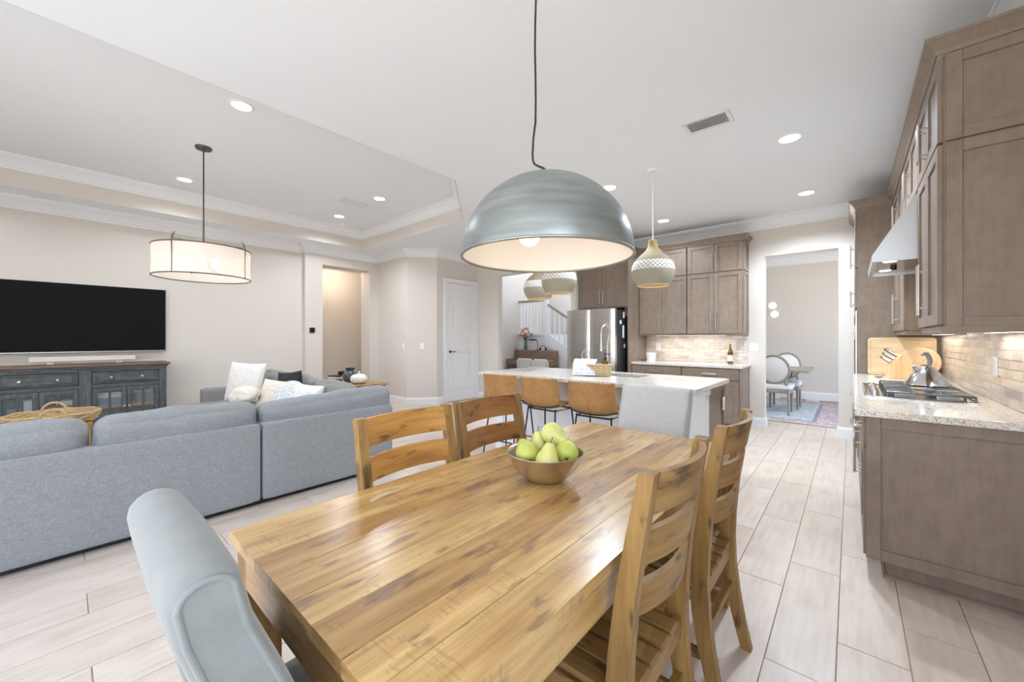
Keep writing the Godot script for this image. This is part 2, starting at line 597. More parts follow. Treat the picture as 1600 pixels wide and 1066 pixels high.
	var spk := ramp_tex(256, 256, [[noise_bytes(256, 256, 0.11, 85, 1, 1, 2), 1.0]], [[0.0, Color("5f6468")], [0.34, Color("8a8e92")], [0.40, Color("f1f0ee")], [1.0, Color("f7f6f4")]])
	textured("speckled_cloth", spk, Vector3.ONE * 2.2, true, 0.9)
	mat("oval_seat", "e3e1de", 0.9)
	# leather
	var lt := ramp_tex(512, 512, [[nm, 0.5], [nb, 0.35], [nf, 0.15]], [[0.0, Color("94683c")], [0.5, Color("b0824f")], [1.0, Color("c4975f")]])
	m = textured("tan_leather", lt, Vector3.ONE * 1.6, true, 0.42)
	# metals
	m = mat("black_metal", "2d2d2e", 0.45, 0.6)
	mat("bronze_metal", "5b554f", 0.45, 0.7)
	mat("nickel", "cdc6bd", 0.28, 1.0)
	mat("chrome", "dcdde0", 0.12, 1.0)
	var br := grey_tex(512, 512, noise_bytes(512, 512, 0.4, 91, 64, 1, 2, FastNoiseLite.TYPE_VALUE))
	var brt := ramp_tex(512, 512, [[noise_bytes(512, 512, 0.4, 91, 64, 1, 2, FastNoiseLite.TYPE_VALUE), 1.0]], [[0.0, Color("b3b1ad")], [1.0, Color("cfcdca")]])
	m = textured("steel", brt, Vector3(1.2, 1.2, 1.2), true, 0.27)
	m.metallic = 1.0
	m = mat("steel_side", "3a3b3d", 0.4, 0.3)
	m = mat("hood_steel", "c3c6c9", 0.34, 0.75)
	m = mat("bowl_steel", "c9bfb2", 0.3, 1.0)
	mat("cast_iron", "6e6f70", 0.32, 0.8)
	# dome patina
	var dp := ramp_tex(512, 256, [[noise_bytes(512, 256, 0.05, 101, 10, 1, 4), 0.6], [noise_bytes(512, 256, 0.012, 102, 2, 1, 3), 0.4]], [[0.0, Color("7c8380")], [0.5, Color("929896")], [1.0, Color("a9aeac")]])
	m = textured("dome_patina", dp, Vector3(1.0, 1.6, 1), false, 0.36)
	m.metallic = 0.72
	mat("dome_inside", "f3ece4", 0.8)
	mat("dome_edge", "9d9c97", 0.4, 0.8)
	# backsplash tiles
	var bs := ramp_tex(256, 256, [[noise_bytes(256, 256, 0.03, 111, 3, 1), 0.6], [noise_bytes(256, 256, 0.1, 112), 0.4]], [[0.0, Color("cdc5bd")], [0.5, Color("dcd5ce")], [1.0, Color("e8e2dc")]])
	for k in 5:
		m = textured("brick_%d" % k, bs, Vector3(2, 2, 2), true, 0.16, ["fbf6f2", "efe8e4", "f4ece2", "e6e0de", "fffaf4"][k])
	mat("brick_grout", "ece6df", 0.9)
	# glass, screens, plastics
	m = mat("glass", "ffffff", 0.05)
	m.albedo_color = Color(1, 1, 1, 0.12)
	m.transparency = BaseMaterial3D.TRANSPARENCY_ALPHA
	m = mat("dark_glass", "d0d8dc", 0.05)
	m.albedo_color = Color(0.8, 0.86, 0.88, 0.1)
	m.transparency = BaseMaterial3D.TRANSPARENCY_ALPHA
	mat("screen", "181818", 0.5, 0.0, 0.2)
	mat("bezel", "b9babb", 0.35, 0.8)
	mat("ivory_plastic", "e9e2d6", 0.5)
	mat("white_plastic", "f2f1ef", 0.4)
	mat("grey_plastic", "8b8c8d", 0.5)
	mat("black_plastic", "1f1f20", 0.4)
	mat("white_ceramic", "f4f1ec", 0.3)
	mat("dark_ceramic", "55585a", 0.3)
	mat("amber_bottle", "6a4a12", 0.1)
	mat("bottle_label", "ece6d6", 0.7)
	mat("gold_foil", "b08a3a", 0.35, 0.8)
	mat("green_glass", "5c7a62", 0.15)
	mat("red", "c0392b", 0.6)
	mat("yellow", "d6a93a", 0.6)
	mat("blue", "6f8fae", 0.6)
	mat("paper", "efece6", 0.85)
	mat("pink", "d9a39a", 0.6)
	mat("book_brown", "54443c", 0.7)
	mat("grey_board", "8a8580", 0.7)
	mat("leaf", "5c7348", 0.7)
	mat("petal_white", "f3ece2", 0.8)
	mat("petal_pink", "c98f86", 0.8)
	mat("vent_white", "e4e4e3", 0.5)
	mat("vent_dark", "a9a9aa", 0.7)
	# fruit
	var pt := ramp_tex(256, 256, [[noise_bytes(256, 256, 0.02, 121), 0.7], [noise_bytes(256, 256, 0.15, 122), 0.3]], [[0.0, Color("a9bf5c")], [0.45, Color("cdd07a")], [0.75, Color("dccf86")], [1.0, Color("e2bd93")]])
	m = textured("pear_skin", pt, Vector3.ONE * 5.0, true, 0.38)
	m.subsurf_scatter_enabled = true; m.subsurf_scatter_strength = 0.08
	m = textured("pear_green", pt, Vector3.ONE * 5.0, true, 0.38, "eef4c4")
	mat("apple_red", "b5342c", 0.35)
	mat("stem", "6b5132", 0.8)
	# woven
	var ws := ramp_tex(512, 256, [[noise_bytes(512, 256, 0.3, 131, 1, 4, 2, FastNoiseLite.TYPE_VALUE), 1.0]], [[0.0, Color("9c845e")], [0.5, Color("cbb289")], [1.0, Color("e8d8b8")]])
	textured("wicker", ws, Vector3(3, 3, 3), true, 0.8)
	textured("pale_wicker", ws, Vector3(3, 3, 3), true, 0.8, "fffaf0")
	var ts := Image.create(64, 64, false, Image.FORMAT_RGB8)
	ts.fill(Color("f4f4f3"))
	for k in [6, 22, 38, 54]:
		ts.fill_rect(Rect2i(0, k, 64, 3), Color("b9c6d3"))
		ts.fill_rect(Rect2i(k, 0, 2, 64), Color("d3dbe2"))
	textured("striped_towel", ImageTexture.create_from_image(ts), Vector3(7, 7, 7), true, 0.95)
	# pendant bands
	var rope := Image.create(256, 64, false, Image.FORMAT_RGB8)
	var herr := Image.create(256, 64, false, Image.FORMAT_RGB8)
	for y in 64:
		for x in 256:
			var r := 0.5 + 0.5 * sin(x * TAU / 8.0)
			rope.set_pixel(x, y, Color("a8a59d").lerp(Color("f2f0ea"), r))
			var tri_y := absf(fmod(y + 0.0, 32.0) - 16.0)
			var k := fmod(x + tri_y * 1.0, 16.0)
			herr.set_pixel(x, y, Color("f4f1e9") if k < 9.0 else Color("8d8e84"))
	var rt := ImageTexture.create_from_image(rope)
	textured("rope_tan", rt, Vector3(3, 1, 1), false, 0.85, "c6ad7e")
	textured("rope_taupe", rt, Vector3(3, 1, 1), false, 0.85, "ac9f88")
	textured("rope_sage", rt, Vector3(3, 1, 1), false, 0.85, "bdbaad")
	textured("herringbone", ImageTexture.create_from_image(herr), Vector3(0.45, 11.0, 1), false, 0.85)
	for k in ["rope_tan", "rope_taupe", "rope_sage", "herringbone"]:
		M[k].backlight_enabled = true
		M[k].backlight = Color(0.25, 0.24, 0.21)
	# drum shade: sheer cloth
	m = mat("drum_shade", "f0ebe4", 0.9)
	m.albedo_color = Color("f0ebe4", 0.72)
	m.transparency = BaseMaterial3D.TRANSPARENCY_ALPHA
	m.backlight_enabled = true
	m.backlight = Color("fff6ec")
	# lamps
	glow("can_lens", "fff6ea", 6.0)
	glow("warm_bulb", "ffe9cf", 9.0)
	glow("dome_bulb", "fff1df", 3.0)
	glow("strip_led", "fff1e0", 5.0)
	glow("hood_led", "fff4e6", 5.0)
	# rug
	var rg := Image.create(256, 256, false, Image.FORMAT_RGB8)
	var q1 := noise_bytes(256, 256, 0.05, 141)
	var q2 := noise_bytes(256, 256, 0.14, 142)
	for y in 256:
		for x in 256:
			var dx := absf(x - 127.5) / 128.0
			var dy := absf(y - 127.5) / 128.0
			var e := maxf(dx, dy)
			var c := Color("b9a1a0")
			if e < 0.94: c = Color("c4a9a6")
			if e < 0.80 and e > 0.76: c = Color("5f6774")
			if e < 0.76: c = Color("cfd3d8")
			if e < 0.76 and q1[y * 256 + x] > 130: c = Color("a9bccb")
			if e > 0.80 and q1[y * 256 + x] > 140: c = Color("a87f7f")
			if q2[y * 256 + x] > 165: c = c.lerp(Color("56606f"), 0.6)
			if q2[y * 256 + x] < 60: c = c.lerp(Color("e8e2dc"), 0.6)
			rg.set_pixel(x, y, c.lerp(Color("d8d2ce"), 0.38))
	textured("rug", ImageTexture.create_from_image(rg), Vector3(1, 1, 1), false, 0.95)

# ---------------------------------------------------------------- the scene
func _ready() -> void:
	rng.seed = 7
	# camera
	var cam := Camera3D.new()
	cam.name = "camera"
	cam.projection = Camera3D.PROJECTION_FRUSTUM
	cam.near = 0.05
	cam.far = 200.0
	cam.size = 2.0 * 533.0 / 610.0 * 0.05
	cam.frustum_offset = Vector2(0, -5.0 / 610.0 * 0.05)
	cam.position = Vector3(0, 1.30, 0)
	cam.rotation.y = atan2(530.0, 610.0)
	add_child(cam)
	cam.current = true
	# sky and exposure
	var we := WorldEnvironment.new()
	we.name = "environment"
	var env := Environment.new()
	env.background_mode = Environment.BG_SKY
	var sky := Sky.new()
	var sm := ProceduralSkyMaterial.new()
	sm.sky_top_color = Color("b9d0ee")
	sm.sky_horizon_color = Color("eef3f9")
	sm.ground_bottom_color = Color("dcdad4")
	sm.ground_horizon_color = Color("e9e8e4")
	sm.sky_energy_multiplier = SKY
	sm.ground_energy_multiplier = SKY
	sky.sky_material = sm
	env.sky = sky
	env.tonemap_mode = Environment.TONE_MAPPER_LINEAR
	env.tonemap_exposure = EXPOSURE
	env.sdfgi_enabled = true
	env.ssao_enabled = true
	env.ssil_enabled = true
	we.environment = env
	add_child(we)
	make_materials()
	build_floor()
	build_shell()
	build_ceiling_fittings()
	build_kitchen_back()
	build_kitchen_right()
	build_island()
	build_dining()
	build_living()
	build_beyond()

const SKY := 2.55
const EXPOSURE := 1.06
const CAN := 1.6
const CEIL := 3.02
const TRAY := 3.36

func spot(parent: Node3D, at: Vector3, energy: float, col: Color, angle := 75.0, size := 0.07) -> void:
	var s := SpotLight3D.new()
	s.name = "lamp"
	parent.add_child(s, true)
	s.position = at
	s.rotation.x = -PI / 2
	s.light_energy = energy
	s.light_color = col
	s.spot_angle = angle
	s.spot_angle_attenuation = 0.6
	s.spot_range = 14.0
	s.spot_attenuation = 2.0
	s.light_size = size
	s.shadow_enabled = true

func omni(parent: Node3D, at: Vector3, energy: float, col: Color, size := 0.03) -> void:
	var s := OmniLight3D.new()
	s.name = "lamp"
	parent.add_child(s, true)
	s.position = at
	s.light_energy = energy
	s.light_color = col
	s.omni_range = 14.0
	s.omni_attenuation = 2.0
	s.light_size = size
	s.shadow_enabled = true

func area(parent: Node3D, at: Vector3, size: Vector2, energy: float, col: Color) -> void:
	var s := AreaLight3D.new()
	s.name = "lamp"
	parent.add_child(s, true)
	s.position = at
	s.rotation.x = -PI / 2
	s.area_size = size
	s.light_energy = energy
	s.light_color = col
	s.shadow_enabled = true

# ---------------------------------------------------------------- floor
func build_floor() -> void:
	var bed := mb()
	bed.box(Vector3(-9.2, -0.2, -10.5), Vector3(1.4, -0.004, 2.8))
	var fl := struct("floor", null, null, "pale beige wood-look plank tiles laid lengthwise through the rooms", "floor")
	part(fl, "grout_bed", bed, M["grout"])
	var px := 0.2225
	var pl := 0.905
	var gap := 0.002
	var meshes := []
	for k in 4:
		var b := mb()
		b.grain = 2
		b.off = Vector2(k * 0.37, k * 0.6)
		b.box(Vector3(gap, -0.012, -pl + gap), Vector3(px - gap, 0, -gap), 0.0012)
		meshes.append(b.mesh())
	var cells := []
	var ca := atan2(530.0, 610.0)
	var fw := Vector2(-sin(ca), -cos(ca))
	var rt := Vector2(cos(ca), -sin(ca))
	for i in range(-5, 42):
		var x0 := -0.045 - i * px
		var off := fposmod(0.66 - 0.3 * (i + 1), pl)
		if x0 < -9.2 or x0 + px > 1.4:
			continue
		for j in range(-4, 13):
			var z0 := -off - j * pl
			if z0 > 2.7 + pl or z0 - pl < -10.4:
				continue
			if z0 > 2.75:
				continue
			# keep to the rooms that are built
			var cx := x0 + px * 0.5
			var cz := z0 - pl * 0.5
			if cz < -6.2 and cx < -7.2:
				continue
			if cz < -8.5 and cx < -3.2:
				continue
			var p := Vector2(cx, cz)
			var d := p.dot(fw)
			var s := p.dot(rt)
			var w := 1e9
			if d > 0.35 and absf(s / d) < 1.45 and 1.3 / d < 1.05:
				w = d
				# hidden under the sofa or the cabinets
				if cx < -3.5 and cz > -2.2 and cx > -6.6:
					w = d + 20.0
				if cx > 0.15 and cz < -2.95:
					w = 1e6
			cells.append([w, x0, z0])
	cells.sort_custom(func(a, b): return a[0] < b[0])
	var rest := mb()
	rest.grain = 2
	for c in cells.size():
		var k := int(absf(cells[c][1] * 37.0 + cells[c][2] * 91.0)) % 4
		if c < 290:
			var o := part(fl, "tile", meshes[k], M["floor_tile_%d" % ((k + c) % 4)])
			o.position = Vector3(cells[c][1], 0, cells[c][2])
		else:
			rest.box(Vector3(cells[c][1] + gap, -0.012, cells[c][2] - pl + gap), Vector3(cells[c][1] + px - gap, 0, cells[c][2] - gap))
	var ro := part(fl, "tile_field", rest, M["floor_tile_0"])
	ro.set_meta("kind", "stuff")

# ---------------------------------------------------------------- shell
func build_shell() -> void:
	var wp: Material = M["wall_paint"]
	var H := 3.1
	var b := mb()
	# left wall: television part, then a part 10 cm proud with the corridor opening
	b.box(Vector3(-7.92, 0, -2.92), Vector3(-7.67, H, 2.75))
	b.box(Vector3(-7.92, 0, -3.235), Vector3(-7.57, H, -2.92))
	b.box(Vector3(-7.92, 2.69, -4.19), Vector3(-7.57, H, -3.235))
	b.box(Vector3(-7.92, 0, -4.55), Vector3(-7.57, H, -4.19))
	struct("wall_left", b, wp, "warm greige painted wall behind the television with a tall corridor opening", "wall")
	b = mb()
	b.prism(PackedVector2Array([Vector2(-7.6, -4.38), Vector2(-6.5, -4.38), Vector2(-6.12, -4.80), Vector2(-6.12, -5.91), Vector2(-6.3, -5.91), Vector2(-6.3, -4.9), Vector2(-6.6, -4.55), Vector2(-7.6, -4.55)]), 0, H, 1)
	struct("wall_angled", b, wp, "greige wall with a slanted corner beside the white panel door", "wall")
	b = mb()
	b.box(Vector3(-6.3, 0, -6.03), Vector3(-5.51, H, -5.91))
	b.box(Vector3(-5.51, 2.577, -6.03), Vector3(-3.75, H, -5.91))
	b.box(Vector3(-3.75, 0, -6.80), Vector3(-3.66, H, -5.91))
	struct("wall_stair_side", b, wp, "greige wall around the wide opening to the stair hall", "wall")
	b = mb()
	b.box(Vector3(-3.66, 0, -6.80), Vector3(-0.946, H, -6.66))
	b.box(Vector3(-0.946, 2.478, -6.80), Vector3(-0.126, H, -6.66))
	b.box(Vector3(-0.126, 0, -6.80), Vector3(0.67, H, -6.66))
	struct("wall_back", b, wp, "greige wall behind the bar cabinets with the dining room opening", "wall")
	# right wall with a window near the table
	b = mb()
	b.box(Vector3(0.67, 0, -6.80), Vector3(0.82, H, -0.4))
	b.box(Vector3(0.67, 0, -0.4), Vector3(0.82, 0.85, 1.7))
	b.box(Vector3(0.67, 2.5, -0.4), Vector3(0.82, H, 1.7))
	b.box(Vector3(0.67, 0, 1.7), Vector3(0.82, H, 2.75))
	struct("wall_right", b, wp, "greige wall behind the cooktop counter and cabinets", "wall")
	b = mb()
	b.box(Vector3(-7.67, 0, 2.6), Vector3(-4.4, H, 2.75))
	b.box(Vector3(-4.4, 2.5, 2.6), Vector3(-2.0, H, 2.75))
	b.box(Vector3(-2.0, 0, 2.6), Vector3(-1.5, H, 2.75))
	b.box(Vector3(-1.5, 2.6, 2.6), Vector3(0.55, H, 2.75))
	b.box(Vector3(0.55, 0, 2.6), Vector3(0.67, H, 2.75))
	struct("wall_rear", b, wp, "greige wall with glass sliding doors behind the dining table", "wall")
	make_window("window_1", Vector3(-3.2, 1.25, 2.675), 2.4, 2.5, 3, false, "white framed glass sliding doors to the terrace")
	make_window("window_2", Vector3(-0.475, 1.3, 2.675), 2.05, 2.6, 2, false, "white framed glass door in the rear wall of the nook")
	make_window("window_3", Vector3(0.745, 1.675, 0.65), 2.1, 1.65, 2, true, "white framed window in the right wall beside the table")
	# ceiling with a tray over the living room
	b = mb()
	b.box(Vector3(-7.95, CEIL, -6.85), Vector3(-7.17, 3.6, 2.8))
	b.prism(PackedVector2Array([Vector2(-7.17, -6.85), Vector2(0.85, -6.85), Vector2(0.85, -2.82), Vector2(-3.27, -2.82), Vector2(-4.3, -3.85), Vector2(-7.17, -3.85)]), CEIL, 3.6, 1)
	b.prism(PackedVector2Array([Vector2(-7.17, 1.85), Vector2(-4.3, 1.85), Vector2(-3.27, 0.82), Vector2(0.85, 0.82), Vector2(0.85, 2.8), Vector2(-7.17, 2.8)]), CEIL, 3.6, 1)
	b.box(Vector3(-3.27, CEIL, -2.82), Vector3(0.85, 3.6, 0.82))
	b.box(Vector3(-7.2, TRAY, -3.9), Vector3(-3.2, 3.6, 1.9))
	struct("ceiling", b, M["ceiling_paint"], "white textured ceiling with a raised tray over the living room", "ceiling")
	var tray := [Vector2(-7.17, -3.85), Vector2(-4.3, -3.85), Vector2(-3.27, -2.82), Vector2(-3.27, 0.82), Vector2(-4.3, 1.85), Vector2(-7.17, 1.85)]
	b = mb()
	b.moulding(tray, [Vector2(0.004, 0.0005), Vector2(0.004, TRAY - CEIL)], CEIL, -1.0, true)
	struct("wall_tray", b, wp, "greige upright band around the raised ceiling tray", "wall")
	var crown := [Vector2(0, 0), Vector2(0.014, 0), Vector2(0.014, 0.022), Vector2(0.024, 0.03), Vector2(0.038, 0.055), Vector2(0.062, 0.088), Vector2(0.09, 0.112), Vector2(0.1, 0.118), Vector2(0.1, 0.132), Vector2(0.115, 0.138), Vector2(0.115, 0.155), Vector2(0, 0.155)]
	b = mb()
	b.moulding(tray, crown, TRAY - 0.155, -1.0, true)
	struct("trim_1", b, M["trim_white"], "white crown moulding around the ceiling tray", "moulding")
	var room := [Vector2(-7.67, 2.6), Vector2(-7.67, -2.92), Vector2(-7.57, -2.92), Vector2(-7.57, -4.38), Vector2(-6.5, -4.38), Vector2(-6.12, -4.80), Vector2(-6.12, -5.91), Vector2(-3.66, -5.91), Vector2(-3.66, -6.66), Vector2(0.67, -6.66), Vector2(0.67, 2.6)]
	b = mb()
	b.moulding(room, crown, CEIL - 0.155, -1.0, true)
	struct("trim_2", b, M["trim_white"], "white crown moulding along the tops of the room walls", "moulding")
	# baseboards
	var bp := [Vector2(0, 0), Vector2(0.017, 0), Vector2(0.017, 0.105), Vector2(0.012, 0.12), Vector2(0.008, 0.135), Vector2(0, 0.137)]
	var runs := {
		"left": [Vector2(-7.67, 2.6), Vector2(-7.67, -2.92), Vector2(-7.57, -2.92), Vector2(-7.57, -3.235), Vector2(-7.9, -3.235)],
		"angled": [Vector2(-7.9, -4.19), Vector2(-7.57, -4.19), Vector2(-7.57, -4.38), Vector2(-6.5, -4.38), Vector2(-6.12, -4.80), Vector2(-6.12, -4.955)],
		"stair_side": [Vector2(-6.12, -5.90), Vector2(-6.12, -5.91), Vector2(-5.51, -5.91), Vector2(-5.51, -6.03)],
		"back": [Vector2(-1.125, -6.66), Vector2(-0.946, -6.66), Vector2(-0.946, -6.8)],
		"back_right": [Vector2(-0.126, -6.8), Vector2(-0.126, -6.66), Vector2(0.03, -6.66)],
	}
	var where := {"left": "below the television wall", "angled": "along the slanted wall by the white door", "stair_side": "beside the stair hall opening", "back": "between bar cabinets and dining room opening", "back_right": "between dining room opening and tall oven cabinet"}
	for k in runs:
		b = mb()
		b.moulding(runs[k], bp, 0.0, -1.0)
		struct("baseboard_" + k, b, M["trim_white"], "white baseboard " + where[k], "baseboard")
	# white panel door in the wall x = -6.12
	var d := struct("door_1", null, null, "white two-panel interior door with lever handle in greige wall", "door")
	var f := -6.12
	b = mb()
	b.box(Vector3(f, 0, -5.045), Vector3(f + 0.034, 2.415, -4.96), 0.005)
	b.box(Vector3(f, 0, -5.908), Vector3(f + 0.034, 2.415, -5.825), 0.005)
	b.box(Vector3(f, 2.415, -5.908), Vector3(f + 0.034, 2.5, -4.96), 0.005)
	part(d, "casing", b, M["trim_white"])
	b = mb()
	var z0 := -5.05
	var z1 := -5.82
	var x1 := f + 0.022
	for r in [[0.01, 0.22], [1.02, 1.17], [2.28, 2.41]]:
		b.box(Vector3(f, r[0], z1 + 0.13), Vector3(x1, r[1], z0 - 0.13), 0.002)
	for s in [[z0, z0 - 0.13], [z1 + 0.13, z1]]:
		b.box(Vector3(f, 0.01, s[1]), Vector3(x1, 2.41, s[0]), 0.002)
	var leaf := part(d, "leaf", b, M["door_white"])
	for r in [[0.22, 1.02], [1.17, 2.28]]:
		var p := mb()
		p.box(Vector3(f, r[0], z1 + 0.13), Vector3(f + 0.005, r[1], z0 - 0.13))
		p.box(Vector3(f + 0.003, r[0] + 0.045, z1 + 0.175), Vector3(f + 0.018, r[1] - 0.045, z0 - 0.175), 0.012)
		part(leaf, "panel", p, M["door_white"])
	b = mb()
	b.lathe([Vector2(0, 0.008), Vector2(0.026, 0.008), Vector2(0.028, 0)], 20)
	b.xf = Transform3D(Basis(Vector3(0, 0, 1), -PI / 2), Vector3(x1, 1.02, z0 - 0.07))
	b.v.clear(); b.n.clear(); b.t.clear()
	b.lathe([Vector2(0.03, 0), Vector2(0.03, 0.008), Vector2(0, 0.008)], 20)
	b.xf = Transform3D()
	b.tube([Vector3(x1, 1.02, z0 - 0.07), Vector3(x1 + 0.05, 1.02, z0 - 0.07), Vector3(x1 + 0.055, 1.02, z0 - 0.09), Vector3(x1 + 0.055, 1.02, z0 - 0.18)], 0.009, 8)
	part(d, "door_handle", b, M["bronze_metal"])

func make_window(called: String, c: Vector3, w: float, h: float, panes: int, along_z: bool, label: String) -> void:
	var o := struct(called, null, null, label, "window")
	var pw := w / panes
	var put := func(b: MB, a0: float, a1: float, y0: float, y1: float, t: float) -> void:
		if along_z:
			b.box(Vector3(c.x - t, c.y + y0, c.z + a0), Vector3(c.x + t, c.y + y1, c.z + a1), 0.004)
		else:
			b.box(Vector3(c.x + a0, c.y + y0, c.z - t), Vector3(c.x + a1, c.y + y1, c.z + t), 0.004)
	var b := mb()
	for k in panes + 1:
		var a := -w / 2 + k * pw
		put.call(b, maxf(a - 0.03, -w / 2), minf(a + 0.03, w / 2), -h / 2, h / 2, 0.04)
	put.call(b, -w / 2, w / 2, -h / 2, -h / 2 + 0.06, 0.04)
	put.call(b, -w / 2, w / 2, h / 2 - 0.06, h / 2, 0.04)
	part(o, "window_frame", b, M["trim_white"])
	for k in panes:
		b = mb()
		put.call(b, -w / 2 + k * pw + 0.03, -w / 2 + (k + 1) * pw - 0.03, -h / 2 + 0.06, h / 2 - 0.06, 0.003)
		part(o, "pane", b, M["glass"])

# ---------------------------------------------------------------- ceiling fittings
func build_ceiling_fittings() -> void:
	var tone := Color(0.93, 0.96, 1.0)
	var cool := Color(0.88, 0.94, 1.0)
	var cans := [
		[Vector3(-4.08, TRAY, -1.04), "recessed ceiling light in the tray nearest the dome pendant", CAN * 0.85, tone],
		[Vector3(-6.54, TRAY, -1.04), "recessed ceiling light in the tray beside the drum chandelier rod", CAN * 0.85, tone],
		[Vector3(-6.54, TRAY, -3.07), "recessed ceiling light in the far left tray corner by the smoke detector", CAN * 1.25, tone],
		[Vector3(-5.26, TRAY, -3.07), "recessed ceiling light in the tray beside the small air vent", CAN * 1.4, tone],
		[Vector3(-4.08, TRAY, 1.0), "recessed ceiling light in the tray near the terrace doors, nook side", CAN * 0.7, tone],
		[Vector3(-6.54, TRAY, 1.0), "recessed ceiling light in the tray near the terrace doors, television side", CAN * 0.7, tone],
		[Vector3(-2.09, CEIL, -4.10), "recessed kitchen ceiling light showing beside the dome pendant", CAN * 2.4, cool],
		[Vector3(-2.08, CEIL, -5.78), "recessed kitchen ceiling light above the bar wall cabinets", CAN * 0.9, cool],
		[Vector3(-0.40, CEIL, -4.10), "recessed kitchen ceiling light to the right of the large vent", CAN * 2.7, cool],
		[Vector3(-0.40, CEIL, -5.78), "recessed kitchen ceiling light above the dining room opening", CAN * 2.8, cool],
	]
	var proto: Node3D
	for c in cans:
		var o: Node3D
		if proto == null:
			o = thing("recessed_light", c[1], "ceiling light", c[0], 0.0, "recessed ceiling lights")
			var b := mb()
			b.lathe([Vector2(0.074, -0.004), Vector2(0.078, -0.010), Vector2(0.094, -0.005), Vector2(0.097, 0.0)], 32)
			part(o, "trim_ring", b, M["white_plastic"])
			b = mb()
			b.lathe([Vector2(0, -0.004), Vector2(0.076, -0.004), Vector2(0.076, 0.0)], 32)
			part(o, "lens", b, M["can_lens"])
			spot(o, Vector3(0, -0.03, 0), CAN, tone)
			proto = o
		else:
			o = copy_of(proto, c[0], 0.0, c[1])
		(o.get_node("lamp") as SpotLight3D).light_energy = c[2]
		(o.get_node("lamp") as SpotLight3D).light_color = c[3]
	# vents
	air_vent(Vector3(-0.865, CEIL, -3.375), 0.34, 0.22, "white slatted air vent in the kitchen ceiling")
	air_vent(Vector3(-5.73, TRAY, -2.91), 0.22, 0.40, "small air vent in the living room ceiling tray")
	var b := mb()
	b.lathe([Vector2(0, -0.038), Vector2(0.035, -0.036), Vector2(0.055, -0.02), Vector2(0.065, -0.016), Vector2(0.068, 0)], 28)
	solo("smoke_detector", b, M["white_plastic"], "round white smoke detector on the ceiling tray", "detector", "", Vector3(-6.95, TRAY, -3.31))
	dome_pendant()
	drum_chandelier()
	var pn := [
		[Vector3(-1.534, 0, -3.966), "woven gourd pendant hanging clear, right of the dome lamp"],
		[Vector3(-2.649, 0, -3.911), "woven gourd pendant just below the dome rim, nearer the fridge cabinets"],
		[Vector3(-3.261, 0, -4.32), "woven gourd pendant partly hidden, in front of the stair railing"],
	]
	var pp: Node3D
	for p in pn:
		if pp == null:
			pp = woven_pendant(p[0], p[1])
		else:
			copy_of(pp, p[0], 0.0, p[1])

func air_vent(at: Vector3, w: float, d: float, label: String) -> void:
	var o := thing("air_vent", label, "vent", at)
	var b := mb()
	b.box(Vector3(-w / 2, -0.010, -d / 2), Vector3(w / 2, 0, -d / 2 + 0.03), 0.003)
	b.box(Vector3(-w / 2, -0.010, d / 2 - 0.03), Vector3(w / 2, 0, d / 2), 0.003)
	b.box(Vector3(-w / 2, -0.010, -d / 2 + 0.03), Vector3(-w / 2 + 0.03, 0, d / 2 - 0.03), 0.003)
	b.box(Vector3(w / 2 - 0.03, -0.010, -d / 2 + 0.03), Vector3(w / 2, 0, d / 2 - 0.03), 0.003)
	part(o, "frame", b, M["vent_white"])
	b = mb()
	b.box(Vector3(-w / 2 + 0.03, -0.001, -d / 2 + 0.03), Vector3(w / 2 - 0.03, 0, d / 2 - 0.03))
	part(o, "backing", b, M["vent_dark"])
	var along_x := w > d
	var run := (d if along_x else w) - 0.06
	var n := int(run / 0.026)
	for k in n:
		var q := mb()
		var a := -run / 2 + (k + 0.5) * run / n
		var tilt := 0.7
		if along_x:
			q.xf = Transform3D(Basis(Vector3.RIGHT, tilt), Vector3(0, -0.007, a))
			q.cbox(Vector3.ZERO, Vector3(w - 0.064, 0.0015, 0.016))
		else:
			q.xf = Transform3D(Basis(Vector3.BACK, tilt), Vector3(a, -0.007, 0))
			q.cbox(Vector3.ZERO, Vector3(0.016, 0.0015, d - 0.064))
		part(o, "slat", q, M["vent_white"])

